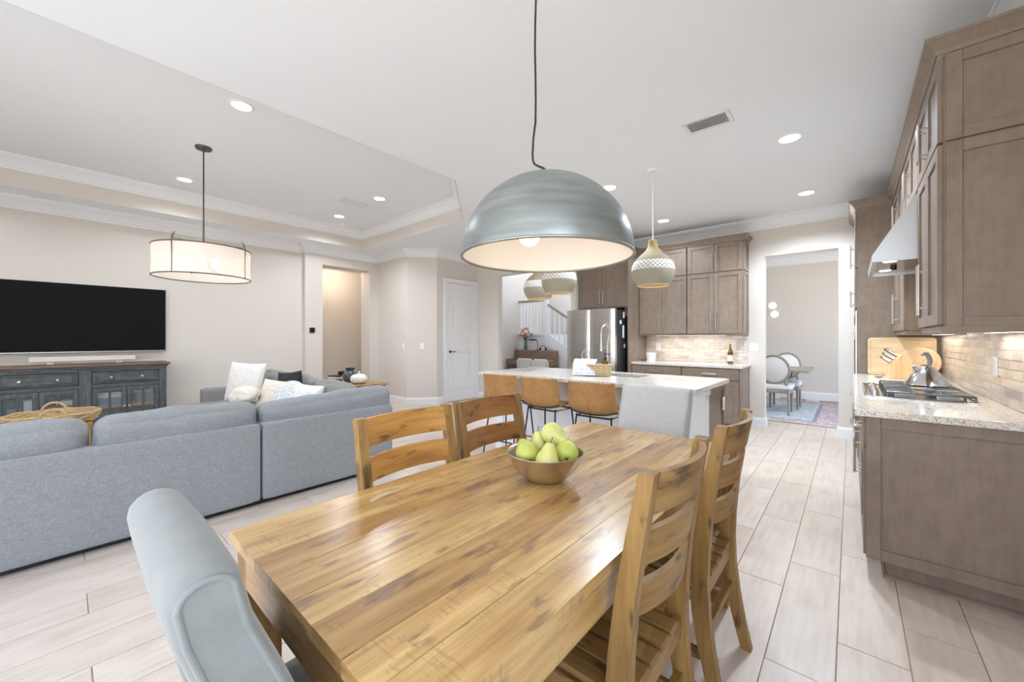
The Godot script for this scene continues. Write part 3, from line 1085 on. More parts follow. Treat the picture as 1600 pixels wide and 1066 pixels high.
func dome_pendant() -> void:
	var at := Vector3(-0.884, 1.608, -1.219)
	var o := thing("dome_pendant", "large hammered blue-grey metal dome pendant hanging over the dining table", "pendant lamp", at)
	var R := 0.325
	var outer := []
	var inner := []
	for k in 25:
		var a := PI / 2 * k / 24
		outer.append(Vector2(R * cos(a), R * sin(a) * 0.955))
		inner.append(Vector2((R - 0.006) * sin(a), (R - 0.006) * cos(a) * 0.955))
	var b := mb()
	b.lathe(outer, 72, Vector3.ZERO, 2.0)
	part(o, "shade", b, M["dome_patina"])
	b = mb()
	b.lathe(inner, 72, Vector3.ZERO, 2.0)
	part(o, "shade_lining", b, M["dome_inside"], "cream white inside of the dome")
	b = mb()
	var ring := []
	for k in 72:
		ring.append(Vector3(cos(TAU * k / 72) * (R - 0.002), 0, sin(TAU * k / 72) * (R - 0.002)))
	b.tube(ring, 0.0055, 8, true)
	part(o, "rim", b, M["dome_edge"])
	b = mb()
	var rt := Vector3(0.755, 0, -0.656)
	var bc := rt * -0.066 + Vector3(0, 0.088, 0)
	b.tube([Vector3(0, R * 0.94, 0), rt * -0.03 + Vector3(0, 0.24, 0), bc + Vector3(0, 0.09, 0), bc + Vector3(0, 0.03, 0)], [0.012, 0.014, 0.022, 0.024], 12)
	part(o, "socket", b, M["white_plastic"])
	b = mb()
	var bp := []
	for k in 13:
		var a := PI * k / 12
		bp.append(Vector2(0.042 * sin(a), -0.045 * cos(a)))
	b.lathe(bp, 24, bc)
	part(o, "bulb", b, M["dome_bulb"])
	omni(o, bc, 0.02, Color(1.0, 0.96, 0.91), 0.04)
	# cord: leaves the crown sideways, then climbs in slow waves
	var pts := [Vector3(0, R * 0.955, 0), Vector3(0, 0.328, 0)]
	for q in [[-0.004, 0.338], [-0.014, 0.345], [-0.032, 0.352], [-0.046, 0.360], [-0.052, 0.374], [-0.053, 0.40], [-0.050, 0.46], [-0.042, 0.52], [-0.041, 0.60], [-0.042, 0.70], [-0.044, 0.80], [-0.043, 0.90], [-0.040, 1.0], [-0.042, 1.1], [-0.042, 1.25], [-0.042, CEIL - at.y - 0.02]]:
		pts.append(rt * q[0] + Vector3.UP * q[1])
	b = mb()
	b.tube(pts, 0.0042, 8)
	part(o, "cord", b, M["black_plastic"])
	b = mb()
	b.lathe([Vector2(0, -0.03), Vector2(0.055, -0.028), Vector2(0.062, -0.02), Vector2(0.062, 0)], 28, rt * -0.042 + Vector3.UP * (CEIL - at.y))
	part(o, "ceiling_canopy", b, M["dome_patina"])

func drum_chandelier() -> void:
	var at := Vector3(-5.29, 1.945, -1.0)
	var o := thing("drum_chandelier", "drum chandelier with sheer cream fabric shade and dark metal straps", "chandelier", at)
	var R := 0.425
	var Hh := 0.31
	var b := mb()
	b.lathe([Vector2(R, 0.004), Vector2(R * 0.985, Hh * 0.5), Vector2(R, Hh - 0.004)], 64)
	part(o, "shade", b, M["drum_shade"], "sheer cream fabric drum")
	for y in [0.0, Hh]:
		b = mb()
		var ring := []
		for k in 64:
			ring.append(Vector3(cos(TAU * k / 64) * R, y, sin(TAU * k / 64) * R))
		b.tube(ring, 0.006, 6, true)
		part(o, "shade_ring", b, M["bronze_metal"])
	var top := TRAY - at.y
	b = mb()
	b.tube([Vector3(0, Hh + 0.04, 0), Vector3(0, top - 0.02, 0)], 0.007, 8)
	part(o, "rod", b, M["bronze_metal"])
	b = mb()
	b.lathe([Vector2(0, -0.024), Vector2(0.07, -0.022), Vector2(0.075, -0.014), Vector2(0.075, 0)], 28, Vector3(0, top, 0))
	part(o, "ceiling_canopy", b, M["bronze_metal"])
	b = mb()
	b.lathe([Vector2(0, 0.02), Vector2(0.016, 0.02), Vector2(0.02, 0.06), Vector2(0.016, 0.11), Vector2(0, 0.11)], 16, Vector3(0, Hh - 0.03, 0))
	part(o, "hub", b, M["bronze_metal"])
	for k in 4:
		var a := TAU * k / 4 + 0.79
		var d := Vector3(cos(a), 0, sin(a))
		b = mb()
		b.tube([Vector3(0, Hh + 0.05, 0), d * R * 0.5 + Vector3.UP * (Hh + 0.045), d * R * 0.98 + Vector3.UP * (Hh + 0.02)], 0.004, 6)
		part(o, "arm", b, M["bronze_metal"])
		b = mb()
		b.tube([d * (R + 0.007), d * (R + 0.004) + Vector3.UP * Hh * 0.5, d * (R + 0.008) + Vector3.UP * Hh, d * (R - 0.005) + Vector3.UP * (Hh + 0.05), d * (R - 0.03) + Vector3.UP * (Hh + 0.09)], [0.0035, 0.0035, 0.005, 0.006, 0.003], 6)
		part(o, "strap", b, M["bronze_metal"])
	for k in 4:
		var a := TAU * k / 4 + 1.1
		var p := Vector3(cos(a) * 0.17, 0.13, sin(a) * 0.17)
		b = mb()
		b.tube([Vector3(0, Hh - 0.02, 0), Vector3(p.x * 0.5, 0.1, p.z * 0.5), p + Vector3(0, -0.07, 0), p + Vector3(0, -0.03, 0)], 0.005, 6)
		part(o, "bulb_arm", b, M["bronze_metal"])
		b = mb()
		var bp := []
		for j in 11:
			var an := PI * j / 10
			bp.append(Vector2(0.03 * sin(an), -0.038 * cos(an)))
		b.lathe(bp, 18, p)
		part(o, "bulb", b, M["warm_bulb"])
		omni(o, p, 0.016, Color(1.0, 0.95, 0.89), 0.03)

func woven_pendant(at: Vector3, label: String) -> Node3D:
	var o := thing("woven_pendant", label, "pendant lamp", at, 0.0, "woven pendants over the island")
	var y0 := 1.835
	var prof := [Vector2(0.152, 0), Vector2(0.185, 0.05), Vector2(0.205, 0.10), Vector2(0.212, 0.15), Vector2(0.204, 0.20), Vector2(0.186, 0.24), Vector2(0.145, 0.29), Vector2(0.095, 0.335), Vector2(0.062, 0.375), Vector2(0.047, 0.41), Vector2(0.042, 0.455)]
	var smooth := func(a: int, c: int) -> Array:
		var r := []
		for k in range(a, c):
			for s in 3:
				var p0: Vector2 = prof[maxi(k - 1, 0)]; var p1: Vector2 = prof[k]; var p2: Vector2 = prof[k + 1]; var p3: Vector2 = prof[mini(k + 2, prof.size() - 1)]
				r.append(p1.cubic_interpolate(p2, p0, p3, s / 3.0) + Vector2(0, y0))
		r.append(prof[c] + Vector2(0, y0))
		return r
	var bands := [["lower_band", 0, 3, "rope_sage", "sage grey woven band"], ["herringbone_band", 3, 5, "herringbone", "white herringbone woven band"], ["upper_band", 5, 7, "rope_taupe", "taupe woven band"], ["neck_band", 7, 10, "rope_tan", "tan rope neck"]]
	for w in bands:
		var b := mb()
		b.lathe(smooth.call(w[1], w[2]), 48, Vector3.ZERO, 4.0)
		part(o, w[0], b, M[w[3]], w[4])
	for q in [[0.152, 0.0, "bottom_rim"], [0.042, 0.455, "top_rim"]]:
		var b := mb()
		var ring := []
		for k in 40:
			ring.append(Vector3(cos(TAU * k / 40) * q[0], y0 + q[1], sin(TAU * k / 40) * q[0]))
		b.tube(ring, 0.006, 6, true)
		part(o, q[2], b, M["pale_wicker"])
	var b := mb()
	b.lathe([Vector2(0.0, 0.456), Vector2(0.042, 0.456)], 24, Vector3(0, y0, 0))
	part(o, "cap", b, M["pale_wicker"])
	b = mb()
	b.tube([Vector3(0, y0 + 0.2, 0), Vector3(0, CEIL - 0.02, 0)], 0.005, 8)
	part(o, "cord", b, M["white_plastic"])
	b = mb()
	b.lathe([Vector2(0, -0.022), Vector2(0.05, -0.02), Vector2(0.055, -0.014), Vector2(0.055, 0)], 24, Vector3(0, CEIL, 0))
	part(o, "ceiling_canopy", b, M["white_plastic"])
	b = mb()
	var bp := []
	for j in 11:
		var an := PI * j / 10
		bp.append(Vector2(0.032 * sin(an), -0.04 * cos(an)))
	b.lathe(bp, 18, Vector3(0, y0 + 0.16, 0))
	part(o, "bulb", b, M["warm_bulb"])
	omni(o, Vector3(0, y0 + 0.16, 0), 0.09, Color(1.0, 0.9, 0.78), 0.03)
	return o

# ---------------------------------------------------------------- kitchen helpers
# box given along a run: axis 2 faces +-z (a = x), axis 0 faces +-x (a = z); f0..f1 depth range
func rbox(b: MB, axis: int, a0: float, a1: float, y0: float, y1: float, f0: float, f1: float, bev := 0.0) -> void:
	if axis == 2:
		b.box(Vector3(minf(a0, a1), y0, minf(f0, f1)), Vector3(maxf(a0, a1), y1, maxf(f0, f1)), bev)
	else:
		b.box(Vector3(minf(f0, f1), y0, minf(a0, a1)), Vector3(maxf(f0, f1), y1, maxf(a0, a1)), bev)

func shaker(axis: int, face: float, dir: float, a0: float, a1: float, y0: float, y1: float, rail := 0.058, t := 0.02) -> MB:
	var b := mb()
	var lo := minf(a0, a1)
	var hi := maxf(a0, a1)
	var f := face + dir * t
	rbox(b, axis, lo, lo + rail, y0, y1, face, f, 0.0018)
	rbox(b, axis, hi - rail, hi, y0, y1, face, f, 0.0018)
	rbox(b, axis, lo + rail, hi - rail, y0, y0 + rail, face, f, 0.0018)
	rbox(b, axis, lo + rail, hi - rail, y1 - rail, y1, face, f, 0.0018)
	rbox(b, axis, lo + rail - 0.002, hi - rail + 0.002, y0 + rail - 0.002, y1 - rail + 0.002, face, face + dir * (t - 0.010))
	return b

func pull(axis: int, face: float, dir: float, a0: float, y0: float, a1: float, y1: float) -> MB:
	var b := mb()
	var put := func(a: float, y: float, o: float) -> Vector3:
		return Vector3(a, y, face + dir * o) if axis == 2 else Vector3(face + dir * o, y, a)
	b.tube([put.call(a0, y0, 0.034), put.call(a1, y1, 0.034)], 0.0062, 8)
	for k in [0.14, 0.86]:
		b.tube([put.call(lerpf(a0, a1, k), lerpf(y0, y1, k), 0.0), put.call(lerpf(a0, a1, k), lerpf(y0, y1, k), 0.034)], 0.005, 6)
	return b

# fronts: [kind, a0, a1, y0, y1, handle [a0,y0,a1,y1] or null]
func cabinet(called: String, label: String, axis: int, dir: float, a0: float, a1: float, y0: float, y1: float, back: float, face: float, fronts: Array, group := "") -> Node3D:
	var mid := (a0 + a1) * 0.5
	var o := wthing(called, label, "cabinet", Vector3(mid, y0, face) if axis == 2 else Vector3(face, y0, mid), group)
	var b := mb()
	rbox(b, axis, a0, a1, y0, y1, back + signf(face - back) * 0.004, face, 0.001)
	part(o, "body", b, M["cabinet"])
	for f in fronts:
		var d: MB
		if f[0] == "slab":
			d = mb()
			rbox(d, axis, f[1], f[2], f[3], f[4], face, face + dir * 0.02, 0.002)
		else:
			d = shaker(axis, face, dir, f[1], f[2], f[3], f[4])
		var p := part(o, "drawer" if f[0] != "door" else "door", d, M["cabinet"])
		if f[5] != null:
			part(p, "handle", pull(axis, face + dir * 0.02, dir, f[5][0], f[5][1], f[5][2], f[5][3]), M["nickel"], "brushed nickel bar pull")
	return o

func brick_wall(called: String, label: String, axis: int, face: float, dir: float, a0: float, a1: float, y0: float, y1: float, extra := []) -> void:
	var o := wthing(called, label, "backsplash", Vector3((a0 + a1) / 2, y0, face) if axis == 2 else Vector3(face, y0, (a0 + a1) / 2))
	var g := mb()
	rbox(g, axis, a0, a1, y0, y1, face + dir * 0.001, face + dir * 0.004)
	for e in extra:
		rbox(g, axis, e[0], e[1], y1, e[2], face + dir * 0.001, face + dir * 0.004)
	part(o, "grout_bed", g, M["brick_grout"])
	var ph := 0.0525
	var pw := 0.155
	var row := 0
	var top := y1
	for e in extra:
		top = maxf(top, e[2])
	var y := y0
	while y < top - 0.012:
		var ye := minf(y + ph - 0.003, top)
		var a := a0 - (pw * 0.5 if row % 2 else 0.0)
		while a < a1 - 0.01:
			var s := maxf(a, a0) + 0.0015
			var e2 := minf(a + pw, a1) - 0.0015
			var ok := e2 - s > 0.015
			var yy := ye
			if y >= y1 - 0.02:
				ok = false
				for e in extra:
					if s > e[0] - 0.08 and e2 < e[1] + 0.08:
						ok = true
						s = maxf(s, e[0]); e2 = minf(e2, e[1])
			else:
				var inside := false
				for e in extra:
					if s >= e[0] and e2 <= e[1]:
						inside = true
				if not inside:
					yy = minf(ye, y1)
			if ok and yy - y > 0.012:
				var b := mb()
				rbox(b, axis, s, e2, y + 0.0015, yy, face + dir * 0.002, face + dir * rng.randf_range(0.0075, 0.0095), 0.0022)
				part(o, "brick", b, M["brick_%d" % rng.randi_range(0, 4)])
			a += pw
		y += ph
		row += 1

func plate(called: String, label: String, category: String, axis: int, face: float, dir: float, a: float, y: float, w: float, kind: String) -> void:
	var o := wthing(called, label, category, Vector3(a, y - 0.06, face) if axis == 2 else Vector3(face, y - 0.06, a))
	var b := mb()
	rbox(b, axis, a - w / 2, a + w / 2, y - 0.06, y + 0.06, face, face + dir * 0.006, 0.003)
	part(o, "plate", b, M["white_plastic"])
	var n := maxi(1, int(round(w / 0.05)) - 0) if w > 0.09 else 1
	for k in n:
		var c := a + (k - (n - 1) / 2.0) * 0.046
		b = mb()
		if kind == "switch":
			rbox(b, axis, c - 0.016, c + 0.016, y - 0.033, y + 0.033, face + dir * 0.006, face + dir * 0.010, 0.002)
			part(o, "rocker", b, M["white_plastic"])
		else:
			rbox(b, axis, c - 0.016, c + 0.016, y - 0.034, y + 0.034, face + dir * 0.006, face + dir * 0.008, 0.001)
			part(o, "socket_face", b, M["ivory_plastic"])

# ---------------------------------------------------------------- bar wall and refrigerator
func build_kitchen_back() -> void:
	var zb := -6.66
	var gu := "bar wall upper cabinets"
	for u in [[-2.68, -1.922, "tall double upper cabinet over the bar counter, next to refrigerator panel"], [-1.918, -1.16, "tall double upper cabinet over the bar counter, nearest dining opening"]]:
		var a0: float = u[0]
		var a1: float = u[1]
		var m := (a0 + a1) / 2
		cabinet("upper_cabinet", u[2], 2, 1.0, a0, a1, 1.335, 2.70, zb, -6.35, [
			["door", a0 + 0.006, m - 0.002, 1.365, 2.262, [m - 0.03, 1.43, m - 0.03, 1.67]],
			["door", m + 0.002, a1 - 0.006, 1.365, 2.262, [m + 0.03, 1.43, m + 0.03, 1.67]],
			["door", a0 + 0.006, m - 0.002, 2.275, 2.692, [m - 0.03, 2.33, m - 0.03, 2.55]],
			["door", m + 0.002, a1 - 0.006, 2.275, 2.692, [m + 0.03, 2.33, m + 0.03, 2.55]]], gu)
	# shaker end panels facing the dining room opening
	var ep := wthing("end_panel", "narrow brown shaker end panel closing the bar upper cabinets", "panel", Vector3(-1.16, 1.335, -6.5))
	part(ep, "lower_panel", shaker(0, -1.16, 1.0, -6.655, -6.35, 1.345, 2.262, 0.05, 0.016), M["cabinet"])
	part(ep, "upper_panel", shaker(0, -1.16, 1.0, -6.655, -6.35, 2.275, 2.692, 0.05, 0.016), M["cabinet"])
	var cp := [Vector2(0, 0), Vector2(0.008, 0), Vector2(0.012, 0.02), Vector2(0.045, 0.06), Vector2(0.05, 0.062), Vector2(0.05, 0.078), Vector2(0, 0.078)]
	var b := mb()
	b.moulding([Vector2(-3.70, -6.02), Vector2(-2.69, -6.02), Vector2(-2.69, -6.35 + 0.02), Vector2(-1.144, -6.33), Vector2(-1.144, -6.66)], cp, 2.70, -1.0)
	solo("cabinet_crown", b, M["cabinet"], "brown crown strip along the bar and refrigerator cabinets", "moulding")
	# refrigerator surround
	var rc := cabinet("refrigerator_cabinet", "deep double cabinet and tall side panel enclosing the steel refrigerator", 2, 1.0, -3.655, -2.715, 1.80, 2.70, zb, -6.02, [
		["door", -3.645, -3.195, 1.815, 2.69, [-3.225, 1.87, -3.225, 2.11]],
		["door", -3.191, -2.72, 1.815, 2.69, [-3.161, 1.87, -3.161, 2.11]]])
	b = mb()
	b.box(Vector3(-2.712, 0, zb + 0.004), Vector3(-2.684, 2.70, -5.95), 0.001)
	part(rc, "side_panel", b, M["cabinet"], "tall brown panel right of the refrigerator")
	refrigerator()
	# bar base
	var gb := "bar base cabinets"
	for u in [[-2.682, -1.91, "brown base cabinet with wide drawer under the bar counter, by the refrigerator"], [-1.906, -1.15, "brown base cabinet with wide drawer under the bar counter, at dining end"]]:
		var a0: float = u[0]
		var a1: float = u[1]
		var m := (a0 + a1) / 2
		cabinet("base_cabinet", u[2], 2, 1.0, a0, a1, 0.10, 0.876, zb, -6.06, [
			["slab", a0 + 0.006, a1 - 0.006, 0.71, 0.866, [m - 0.09, 0.79, m + 0.09, 0.79]],
			["door", a0 + 0.006, m - 0.002, 0.115, 0.70, [m - 0.03, 0.46, m - 0.03, 0.66]],
			["door", m + 0.002, a1 - 0.006, 0.115, 0.70, [m + 0.03, 0.46, m + 0.03, 0.66]]], gb)
	b = mb()
	b.box(Vector3(-2.68, 0, zb), Vector3(-1.16, 0.10, -6.13))
	solo("toe_kick", b, M["cabinet"], "recessed brown plinth under the bar base cabinets", "plinth")
	b = mb()
	b.box(Vector3(-1.15, 0.0, zb), Vector3(-1.132, 0.876, -6.05), 0.001)
	solo("base_end_panel", b, M["cabinet"], "brown end panel of the bar counter facing the dining opening", "panel")
	b = mb()
	b.box(Vector3(-2.683, 0.876, zb), Vector3(-1.115, 0.914, -6.02), 0.004)
	solo("bar_countertop", b, M["granite"], "speckled granite countertop along the bar wall", "countertop")
	brick_wall("bar_backsplash", "glossy beige subway tile backsplash above the bar counter", 2, zb, 1.0, -2.684, -1.16, 0.914, 1.335)
	# under-cabinet strip
	var st := wthing("strip_light", "thin light strip under the bar upper cabinets", "light", Vector3(-1.92, 1.335, -6.45))
	b = mb()
	b.box(Vector3(-2.45, 1.3338, -6.475), Vector3(-1.4, 1.335, -6.45))
	part(st, "diffuser", b, M["strip_led"])
	area(st, Vector3(0, -0.012, -0.01), Vector2(1.05, 0.02), 0.26, Color(1, 0.97, 0.93))
	plate("wall_outlet", "white outlet on the bar backsplash above the white crock", "outlet", 2, zb + 0.009, 1.0, -2.478, 1.15, 0.075, "outlet")
	plate("wall_outlet", "white outlet on the bar backsplash behind the wine bottle", "outlet", 2, zb + 0.009, 1.0, -1.337, 1.172, 0.075, "outlet")
	plate("light_switch", "white double light switch left of the dining room opening", "switch", 2, zb, 1.0, -1.079, 1.16, 0.11, "switch")
	# bottle
	var bo := thing("wine_bottle", "amber wine bottle with pale label on the bar counter", "bottle", Vector3(-1.354, 0.9141, -6.5))
	b = mb()
	b.lathe([Vector2(0, 0), Vector2(0.034, 0), Vector2(0.037, 0.006), Vector2(0.037, 0.16), Vector2(0.032, 0.185), Vector2(0.018, 0.21), Vector2(0.014, 0.225), Vector2(0.0135, 0.25)], 24)
	part(bo, "glass", b, M["amber_bottle"])
	b = mb()
	b.lathe([Vector2(0.0376, 0.04), Vector2(0.0376, 0.13)], 24)
	part(bo, "label", b, M["bottle_label"])
	b = mb()
	b.lathe([Vector2(0.0145, 0.225), Vector2(0.015, 0.29), Vector2(0, 0.291)], 20)
	part(bo, "foil", b, M["gold_foil"])
	b = mb()
	b.lathe([Vector2(0, 0.004), Vector2(0.062, 0.0), Vector2(0.068, 0.01), Vector2(0.078, 0.13), Vector2(0.081, 0.135), Vector2(0.078, 0.138), Vector2(0.072, 0.132), Vector2(0.062, 0.012), Vector2(0, 0.012)], 32)
	solo("white_crock", b, M["white_ceramic"], "white ceramic crock on the bar counter by the refrigerator panel", "crock", "", Vector3(-2.49, 0.9141, -6.36))
	b = mb()
	b.lathe([Vector2(0, 0), Vector2(0.025, 0), Vector2(0.03, 0.012), Vector2(0.024, 0.03), Vector2(0.01, 0.036), Vector2(0, 0.036)], 18)
	solo("small_dish", b, M["dark_ceramic"], "tiny dark dish beside the white crock", "dish", "", Vector3(-2.615, 0.9141, -6.34))

func refrigerator() -> void:
	var x0 := -3.652
	var x1 := -2.775
	var zf := -5.62
	var o := wthing("refrigerator", "stainless steel french door refrigerator with dark sides", "refrigerator", Vector3((x0 + x1) / 2, 0, zf))
	var b := mb()
	b.box(Vector3(x0 + 0.005, 0.03, -6.55), Vector3(x1 - 0.005, 1.745, zf - 0.085), 0.004)
	part(o, "body", b, M["steel_side"], "dark grey side of the refrigerator")
	var xm := (x0 + x1) / 2
	for d in [[x0, xm - 0.003], [xm + 0.003, x1]]:
		b = mb()
		var n := 10
		var pts := []
		# slightly bowed door front
		var poly := PackedVector2Array()
		poly.append(Vector2(d[0], zf - 0.08))
		for k in n + 1:
			var u := float(k) / n
			var e := minf(u, 1.0 - u)
			var bow := 0.012 * (1.0 - pow(2.0 * u - 1.0, 2)) + (0.0 if e > 0.02 else -0.008)
			poly.append(Vector2(lerpf(d[0], d[1], u), zf - 0.012 + bow))
		poly.append(Vector2(d[1], zf - 0.08))
		b.prism(poly, 0.74, 1.757, 1, true)
		var p := part(o, "door", b, M["steel"])
	b = mb()
	b.box(Vector3(x0, 0.06, zf - 0.08), Vector3(x1, 0.72, zf - 0.005), 0.008)
	var fd := part(o, "freezer_drawer", b, M["steel"])
	b = mb()
	b.box(Vector3(x0 + 0.01, 0.72, zf - 0.07), Vector3(x1 - 0.01, 0.742, zf - 0.03))
	part(o, "pocket_handle", b, M["black_plastic"], "dark recessed grip between doors and drawer")
	b = mb()
	b.box(Vector3(x0 + 0.03, 0.0, -6.5), Vector3(x1 - 0.03, 0.06, zf - 0.1))
	part(o, "kick_plate", b, M["black_plastic"])
	b = mb()
	b.box(Vector3(x0 + 0.05, 1.745, zf - 0.16), Vector3(x1 - 0.05, 1.775, zf - 0.09), 0.004)
	part(o, "hinge_cover", b, M["grey_plastic"])
	# papers and magnets on the dark side
	var sx := x1 - 0.005
	for q in [[1.62, 0.05, 0.10, -5.94, "paper", "small cream paper note held on the refrigerator side, upper"], [1.30, 0.05, 0.20, -5.92, "paper", "long curled paper strip on the refrigerator side"], [1.14, 0.04, 0.06, -5.97, "white_plastic", "small white magnet clip on the refrigerator side"], [1.52, 0.05, 0.06, -5.82, "white_plastic", "square white magnet on the refrigerator side"], [1.66, 0.07, 0.14, -6.02, "pink", "pinkish photo strip on the refrigerator side"]]:
		b = mb()
		b.box(Vector3(sx, q[0], q[3] - q[1]), Vector3(sx + 0.004, q[0] + q[2], q[3] + q[1] * 0.2), 0.001)
		solo("refrigerator_magnet", b, M[q[4]], q[5], "magnet")

# ---------------------------------------------------------------- cooktop wall
func build_kitchen_right() -> void:
	var xw := 0.67
	var near := -2.87
	var gu := "cooktop wall upper cabinets"
	var fx := 0.345
	var zs := -3.25
	cabinet("upper_cabinet", "tall double upper cabinet nearest the camera, right of the range hood", 0, -1.0, -3.63, near, 1.36, 2.70, xw, fx, [
		["door", near - 0.004, zs + 0.002, 1.365, 2.262, [zs + 0.035, 1.43, zs + 0.035, 1.72]],
		["door", zs - 0.002, -3.626, 1.365, 2.262, [zs - 0.035, 1.43, zs - 0.035, 1.72]],
		["door", near - 0.004, zs + 0.002, 2.275, 2.692, [zs + 0.035, 2.31, zs + 0.035, 2.52]],
		["door", zs - 0.002, -3.626, 2.275, 2.692, [zs - 0.035, 2.31, zs - 0.035, 2.52]]], gu)
	cabinet("upper_cabinet", "shallow double cabinet above the sloped range hood", 0, -1.0, -4.525, -3.634, 2.265, 2.70, xw, fx, [
		["door", -3.638, -4.078, 2.275, 2.692, [-4.045, 2.31, -4.045, 2.52]],
		["door", -4.082, -4.521, 2.275, 2.692, [-4.115, 2.31, -4.115, 2.52]]], gu)
	cabinet("upper_cabinet", "tall double upper cabinet between range hood and tall oven cabinet", 0, -1.0, -5.625, -4.529, 1.36, 2.70, xw, fx, [
		["door", -4.533, -5.076, 1.365, 2.262, [-5.04, 1.43, -5.04, 1.70]],
		["door", -5.08, -5.621, 1.365, 2.262, [-5.115, 1.43, -5.115, 1.70]],
		["door", -4.533, -5.076, 2.275, 2.692, [-5.04, 2.31, -5.04, 2.52]],
		["door", -5.08, -5.621, 2.275, 2.692, [-5.115, 2.31, -5.115, 2.52]]], gu)
	# big side panels facing the table
	var ep := wthing("end_panel", "large brown shaker side panel of the near upper cabinet", "panel", Vector3(0.5, 1.33, near))
	part(ep, "lower_panel", shaker(2, near, 1.0, 0.352, xw, 1.345, 2.262, 0.056, 0.016), M["cabinet"])
	part(ep, "upper_panel", shaker(2, near, 1.0, 0.352, xw, 2.272, 2.70, 0.056, 0.016), M["cabinet"])
	var b := mb()
	b.box(Vector3(0.338, 1.328, -3.60), Vector3(xw, 1.36, near + 0.018), 0.004)
	solo("light_rail", b, M["cabinet"], "brown rail under the near upper cabinet", "rail")
	b = mb()
	b.box(Vector3(0.338, 1.328, -5.625), Vector3(xw, 1.36, -4.535), 0.004)
	solo("light_rail", b, M["cabinet"], "brown rail under the upper cabinet beyond the hood", "rail")
	var cp := [Vector2(0, 0), Vector2(0.008, 0), Vector2(0.012, 0.02), Vector2(0.045, 0.06), Vector2(0.05, 0.062), Vector2(0.05, 0.078), Vector2(0, 0.078)]
	b = mb()
	b.moulding([Vector2(xw, near + 0.016), Vector2(0.325, near + 0.016), Vector2(0.325, -5.63), Vector2(0.03, -5.63), Vector2(0.03, -6.62)], cp, 2.70, 1.0)
	solo("cabinet_crown", b, M["cabinet"], "brown crown strip along the cooktop wall cabinets", "moulding")
	# range hood
	var ho := wthing("range_hood", "sloped stainless steel range hood between the upper cabinets", "range hood", Vector3(0.39, 1.817, -4.08))
	b = mb()
	b.prism(PackedVector2Array([Vector2(0.111, 1.817), Vector2(0.107, 1.862), Vector2(0.32, 2.24), Vector2(xw, 2.24), Vector2(xw, 1.855), Vector2(0.135, 1.855), Vector2(0.135, 1.817)]), -4.52, -3.64, 2)
	b.box(Vector3(0.135, 1.817, -3.655), Vector3(xw, 1.856, -3.64))
	b.box(Vector3(0.135, 1.817, -4.52), Vector3(xw, 1.856, -4.505))
	part(ho, "canopy", b, M["hood_steel"])
	b = mb()
	b.box(Vector3(0.135, 1.838, -4.505), Vector3(xw, 1.846, -3.655))
	var un := part(ho, "filter_panel", b, M["steel"])
	for z in [-3.83, -4.33]:
		b = mb()
		b.lathe([Vector2(0, 1.836), Vector2(0.035, 1.836), Vector2(0.037, 1.838)], 20, Vector3(0.205, 0, z))
		part(ho, "hood_lamp", b, M["hood_led"])
		spot(ho, Vector3(0.205 - 0.39, 1.825 - 1.817, z + 4.08), 0.12, Color(1, 0.95, 0.88), 60.0, 0.03)
	b = mb()
	b.lathe([Vector2(0, -0.03), Vector2(0.014, -0.03), Vector2(0.018, -0.02), Vector2(0.018, 0)], 16, Vector3(0.24, 1.838, -4.08))
	part(ho, "control_knob", b, M["black_plastic"])
	# base run
	var fb := 0.07
	var gb := "cooktop wall base cabinets"
	cabinet("base_cabinet", "brown base cabinet with drawer and door nearest the table", 0, -1.0, -3.40, near, 0.11, 0.876, xw, fb, [
		["slab", near - 0.004, -3.396, 0.71, 0.866, [-3.05, 0.79, -3.22, 0.79]],
		["door", near - 0.004, -3.396, 0.12, 0.70, [-3.345, 0.44, -3.345, 0.66]]], gb)
	cabinet("base_cabinet", "brown drawer cabinet under the gas cooktop", 0, -1.0, -4.40, -3.404, 0.11, 0.876, xw, fb, [
		["slab", -3.41, -4.395, 0.71, 0.866, [-3.75, 0.79, -4.05, 0.79]],
		["slab", -3.41, -4.395, 0.42, 0.70, [-3.75, 0.62, -4.05, 0.62]],
		["slab", -3.41, -4.395, 0.12, 0.41, [-3.75, 0.33, -4.05, 0.33]]], gb)
	cabinet("base_cabinet", "brown double base cabinet between cooktop and tall oven cabinet", 0, -1.0, -5.625, -4.404, 0.11, 0.876, xw, fb, [
		["slab", -4.41, -5.012, 0.71, 0.866, [-4.62, 0.79, -4.80, 0.79]],
		["slab", -5.016, -5.62, 0.71, 0.866, [-5.23, 0.79, -5.41, 0.79]],
		["door", -4.41, -5.012, 0.12, 0.70, [-4.96, 0.44, -4.96, 0.66]],
		["door", -5.016, -5.62, 0.12, 0.70, [-5.07, 0.44, -5.07, 0.66]]], gb)
	var sp := wthing("base_side_panel", "large brown shaker side panel closing the cooktop counter run", "panel", Vector3(0.36, 0.11, near))
	part(sp, "panel", shaker(2, near, 1.0, 0.06, xw, 0.11, 0.876, 0.06, 0.016), M["cabinet"])
	b = mb()
	b.box(Vector3(0.145, 0, -5.62), Vector3(xw, 0.11, near - 0.06))
	b.moulding([Vector2(xw, near - 0.06), Vector2(0.145, near - 0.06), Vector2(0.145, -5.62)], [Vector2(0, 0), Vector2(0.016, 0), Vector2(0.014, 0.012), Vector2(0.006, 0.02), Vector2(0, 0.021)], 0.0, 1.0)
	solo("toe_kick", b, M["cabinet"], "recessed brown plinth with shoe strip under the cooktop counter", "plinth")
	b = mb()
	b.box(Vector3(0.012, 0.876, -5.628), Vector3(xw, 0.914, -2.825), 0.004)
	solo("cooktop_countertop", b, M["granite"], "speckled granite countertop along the cooktop wall", "countertop")
